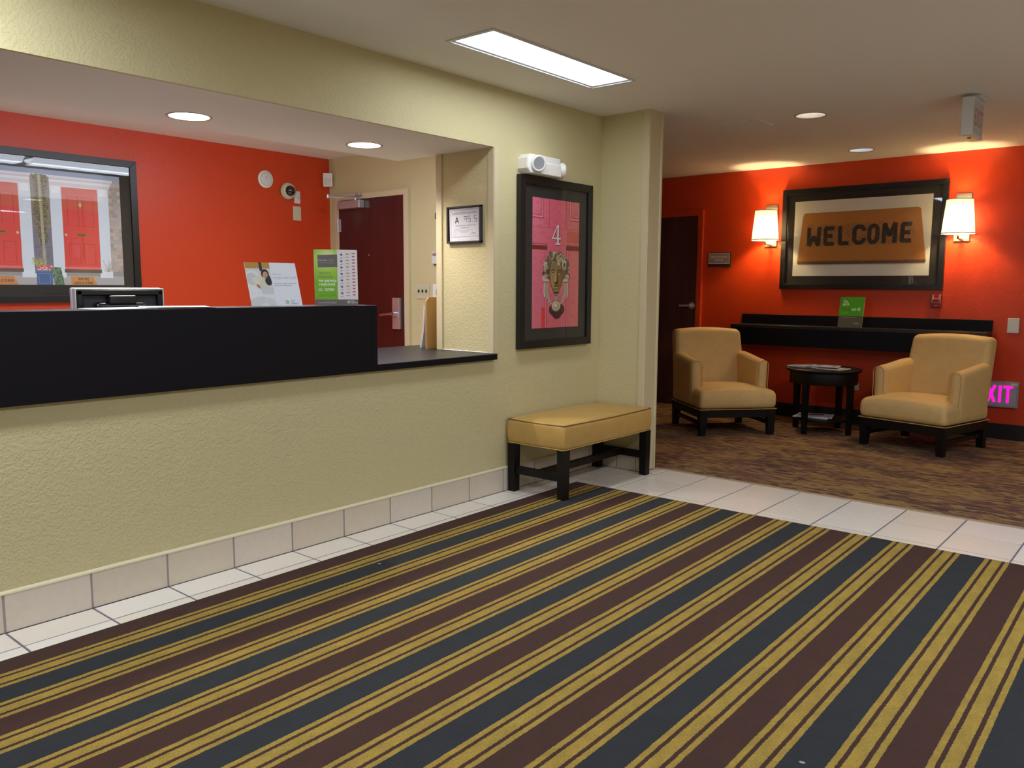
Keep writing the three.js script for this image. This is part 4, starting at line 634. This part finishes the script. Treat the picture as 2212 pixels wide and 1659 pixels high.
const sheet = (name, label, pos, turn, w, d, mat, curl = 0.002) => { const g = new THREE.BoxGeometry(w, 0.0015, d, 10, 1, 6), p = g.attributes.position; for (let i = 0; i < p.count; i++) p.setY(i, p.getY(i) + 0.00075 + curl * (p.getX(i) / (w / 2)) ** 2); g.computeVertexNormals(); const m = mesh(numbered(name), g, mat, scene, pos); m.rotation.y = turn; m.userData = { label, category: 'paper' }; return m; };
sheet('paper_sheet', 'white paper sheet on the counter in front of the monitor, nearer the camera', [-0.11, 1.1752, -1.56], 0.3, 0.216, 0.279, M.paper);
sheet('paper_sheet', 'white paper sheet on the counter in front of the monitor, nearer the cards', [-0.105, 1.1772, -1.78], -0.25, 0.216, 0.279, M.paper, 0.003);
{ const t = thing('paper_folder', 'brown folder standing on the worktop behind the pier', 'folder', [-0.57, 0.868, -3.84]);
  mesh('cover', triUV(prism([[-0.14, 0], [0.14, 0], [0.14, 0.31], [0.12, 0.335], [-0.12, 0.335], [-0.14, 0.31]], 0.01, 0.002).rotateY(Math.PI / 2 - 0.2)).translate(0.02, 0, 0.0), M.manila, t);
  const g = new THREE.BoxGeometry(0.004, 0.28, 0.22, 1, 12, 1).translate(0, 0.14, 0), p = g.attributes.position; for (let i = 0; i < p.count; i++) { const u = 1 - p.getY(i) / 0.28; p.setX(i, p.getX(i) - 0.05 * u * u); } g.computeVertexNormals();
  for (const d of [0, 0.008]) mesh('paper', triUV(g.clone().rotateY(-0.2)), M.paper, t, [-0.012 - d, 0.0005, 0.01]); }
const magTex = (s, cols) => canvasTex(256, 340, (x, w, h) => { seed = s; x.fillStyle = cols[0]; x.fillRect(0, 0, w, h); for (let i = 0; i < 7; i++) { x.fillStyle = cols[1 + (i % (cols.length - 1))]; x.fillRect(rr(0, w * 0.7), rr(h * 0.1, h * 0.85), rr(30, 150), rr(16, 90)); } x.fillStyle = cols[cols.length - 1]; x.fillRect(14, 14, w - 28, 44); for (let i = 0; i < 6; i++) x.fillRect(20, h - 60 + i * 8, rr(60, 200), 3); });
const MAGS = [['#8c92b8', '#c8cbe0', '#5d6488', '#e2e0e8'], ['#c0b49a', '#6d4a3a', '#d8d4d0', '#3d3a48'], ['#c9cce0', '#8d90a8', '#e8e8ec', '#54587a'], ['#a8a694', '#d8d4c4', '#6a7264', '#eeeae0']].map((c, i) => printMat(magTex(900 + i * 17, c), 0.35));
const magazine = (label, pos, turn, mat, tilt = 0) => { const g = mesh(numbered('magazine'), rbox(0.2, 0.006, 0.27, 0.002, 0, 0.003, 0), M.paper, scene, pos); g.rotation.set(0, turn, tilt); const c = mesh('cover', new THREE.BoxGeometry(0.196, 0.001, 0.266).translate(0, 0.0066, 0), mat, g); g.userData = { label, category: 'magazine' }; return g; };
const TT = 0.5714;
magazine('bluish magazine at the left edge of the round side table', [0.575, TT, -7.32], 1.25, MAGS[0]);
magazine('tan and brown magazine in the middle of the side table pile', [0.64, TT + 0.0078, -7.3], 1.0, MAGS[1]);
magazine('pale magazine lying on top of the side table pile', [0.74, TT + 0.0156, -7.27], 1.75, MAGS[2], -0.02);
magazine('greenish grey magazine at the right end of the side table pile', [0.81, TT, -7.26], 1.45, MAGS[3]);
const newsTex = canvasTex(400, 300, (x, w, h) => { seed = 4242; x.fillStyle = '#d8d6d2'; x.fillRect(0, 0, w, h); x.fillStyle = '#2e2c30'; x.fillRect(120, 60, 180, 90); x.fillStyle = '#55535a'; x.fillRect(20, 16, 360, 26); x.fillStyle = '#8e8c90'; for (let i = 0; i < 22; i++) { x.fillRect(20, 60 + i * 10, 84, 4); x.fillRect(312, 60 + i * 10, 70, 4); } for (let i = 0; i < 11; i++) x.fillRect(120, 166 + i * 11, rr(140, 180), 4); });
for (const [label, p, r] of [['folded newspaper on the lower shelf of the side table, on top', [0.69, 0.1392, -7.27], 0.25], ['folded newspaper under another on the lower shelf of the side table', [0.67, 0.1306, -7.28], 0.1]]) {
  const m = mesh(numbered('newspaper'), rbox(0.3, 0.008, 0.23, 0.003, 0, 0.004, 0), M.paper, scene, p); m.rotation.y = r; m.userData = { label, category: 'newspaper' }; mesh('front_page', new THREE.BoxGeometry(0.294, 0.0008, 0.224).translate(0, 0.0084, 0), printMat(newsTex, 0.8), m);
}
for (const [label, p] of [['tiny white paper scrap on the navy stripe near the tiled wall', [0.482, 0.0078, -2.386]], ['tiny pale scrap on the navy stripe near the bottom right of the mat', [2.554, 0.0078, -2.083]]]) {
  const m = mesh(numbered('paper_scrap'), triUV(prism([[-0.008, -0.004], [0.002, -0.006], [0.009, 0], [0.004, 0.005], [-0.007, 0.003]], 0.0015).rotateX(-Math.PI / 2)), M.lintWhite, scene, p); m.userData = { label, category: 'litter' };
}
renderer.render(scene, camera);
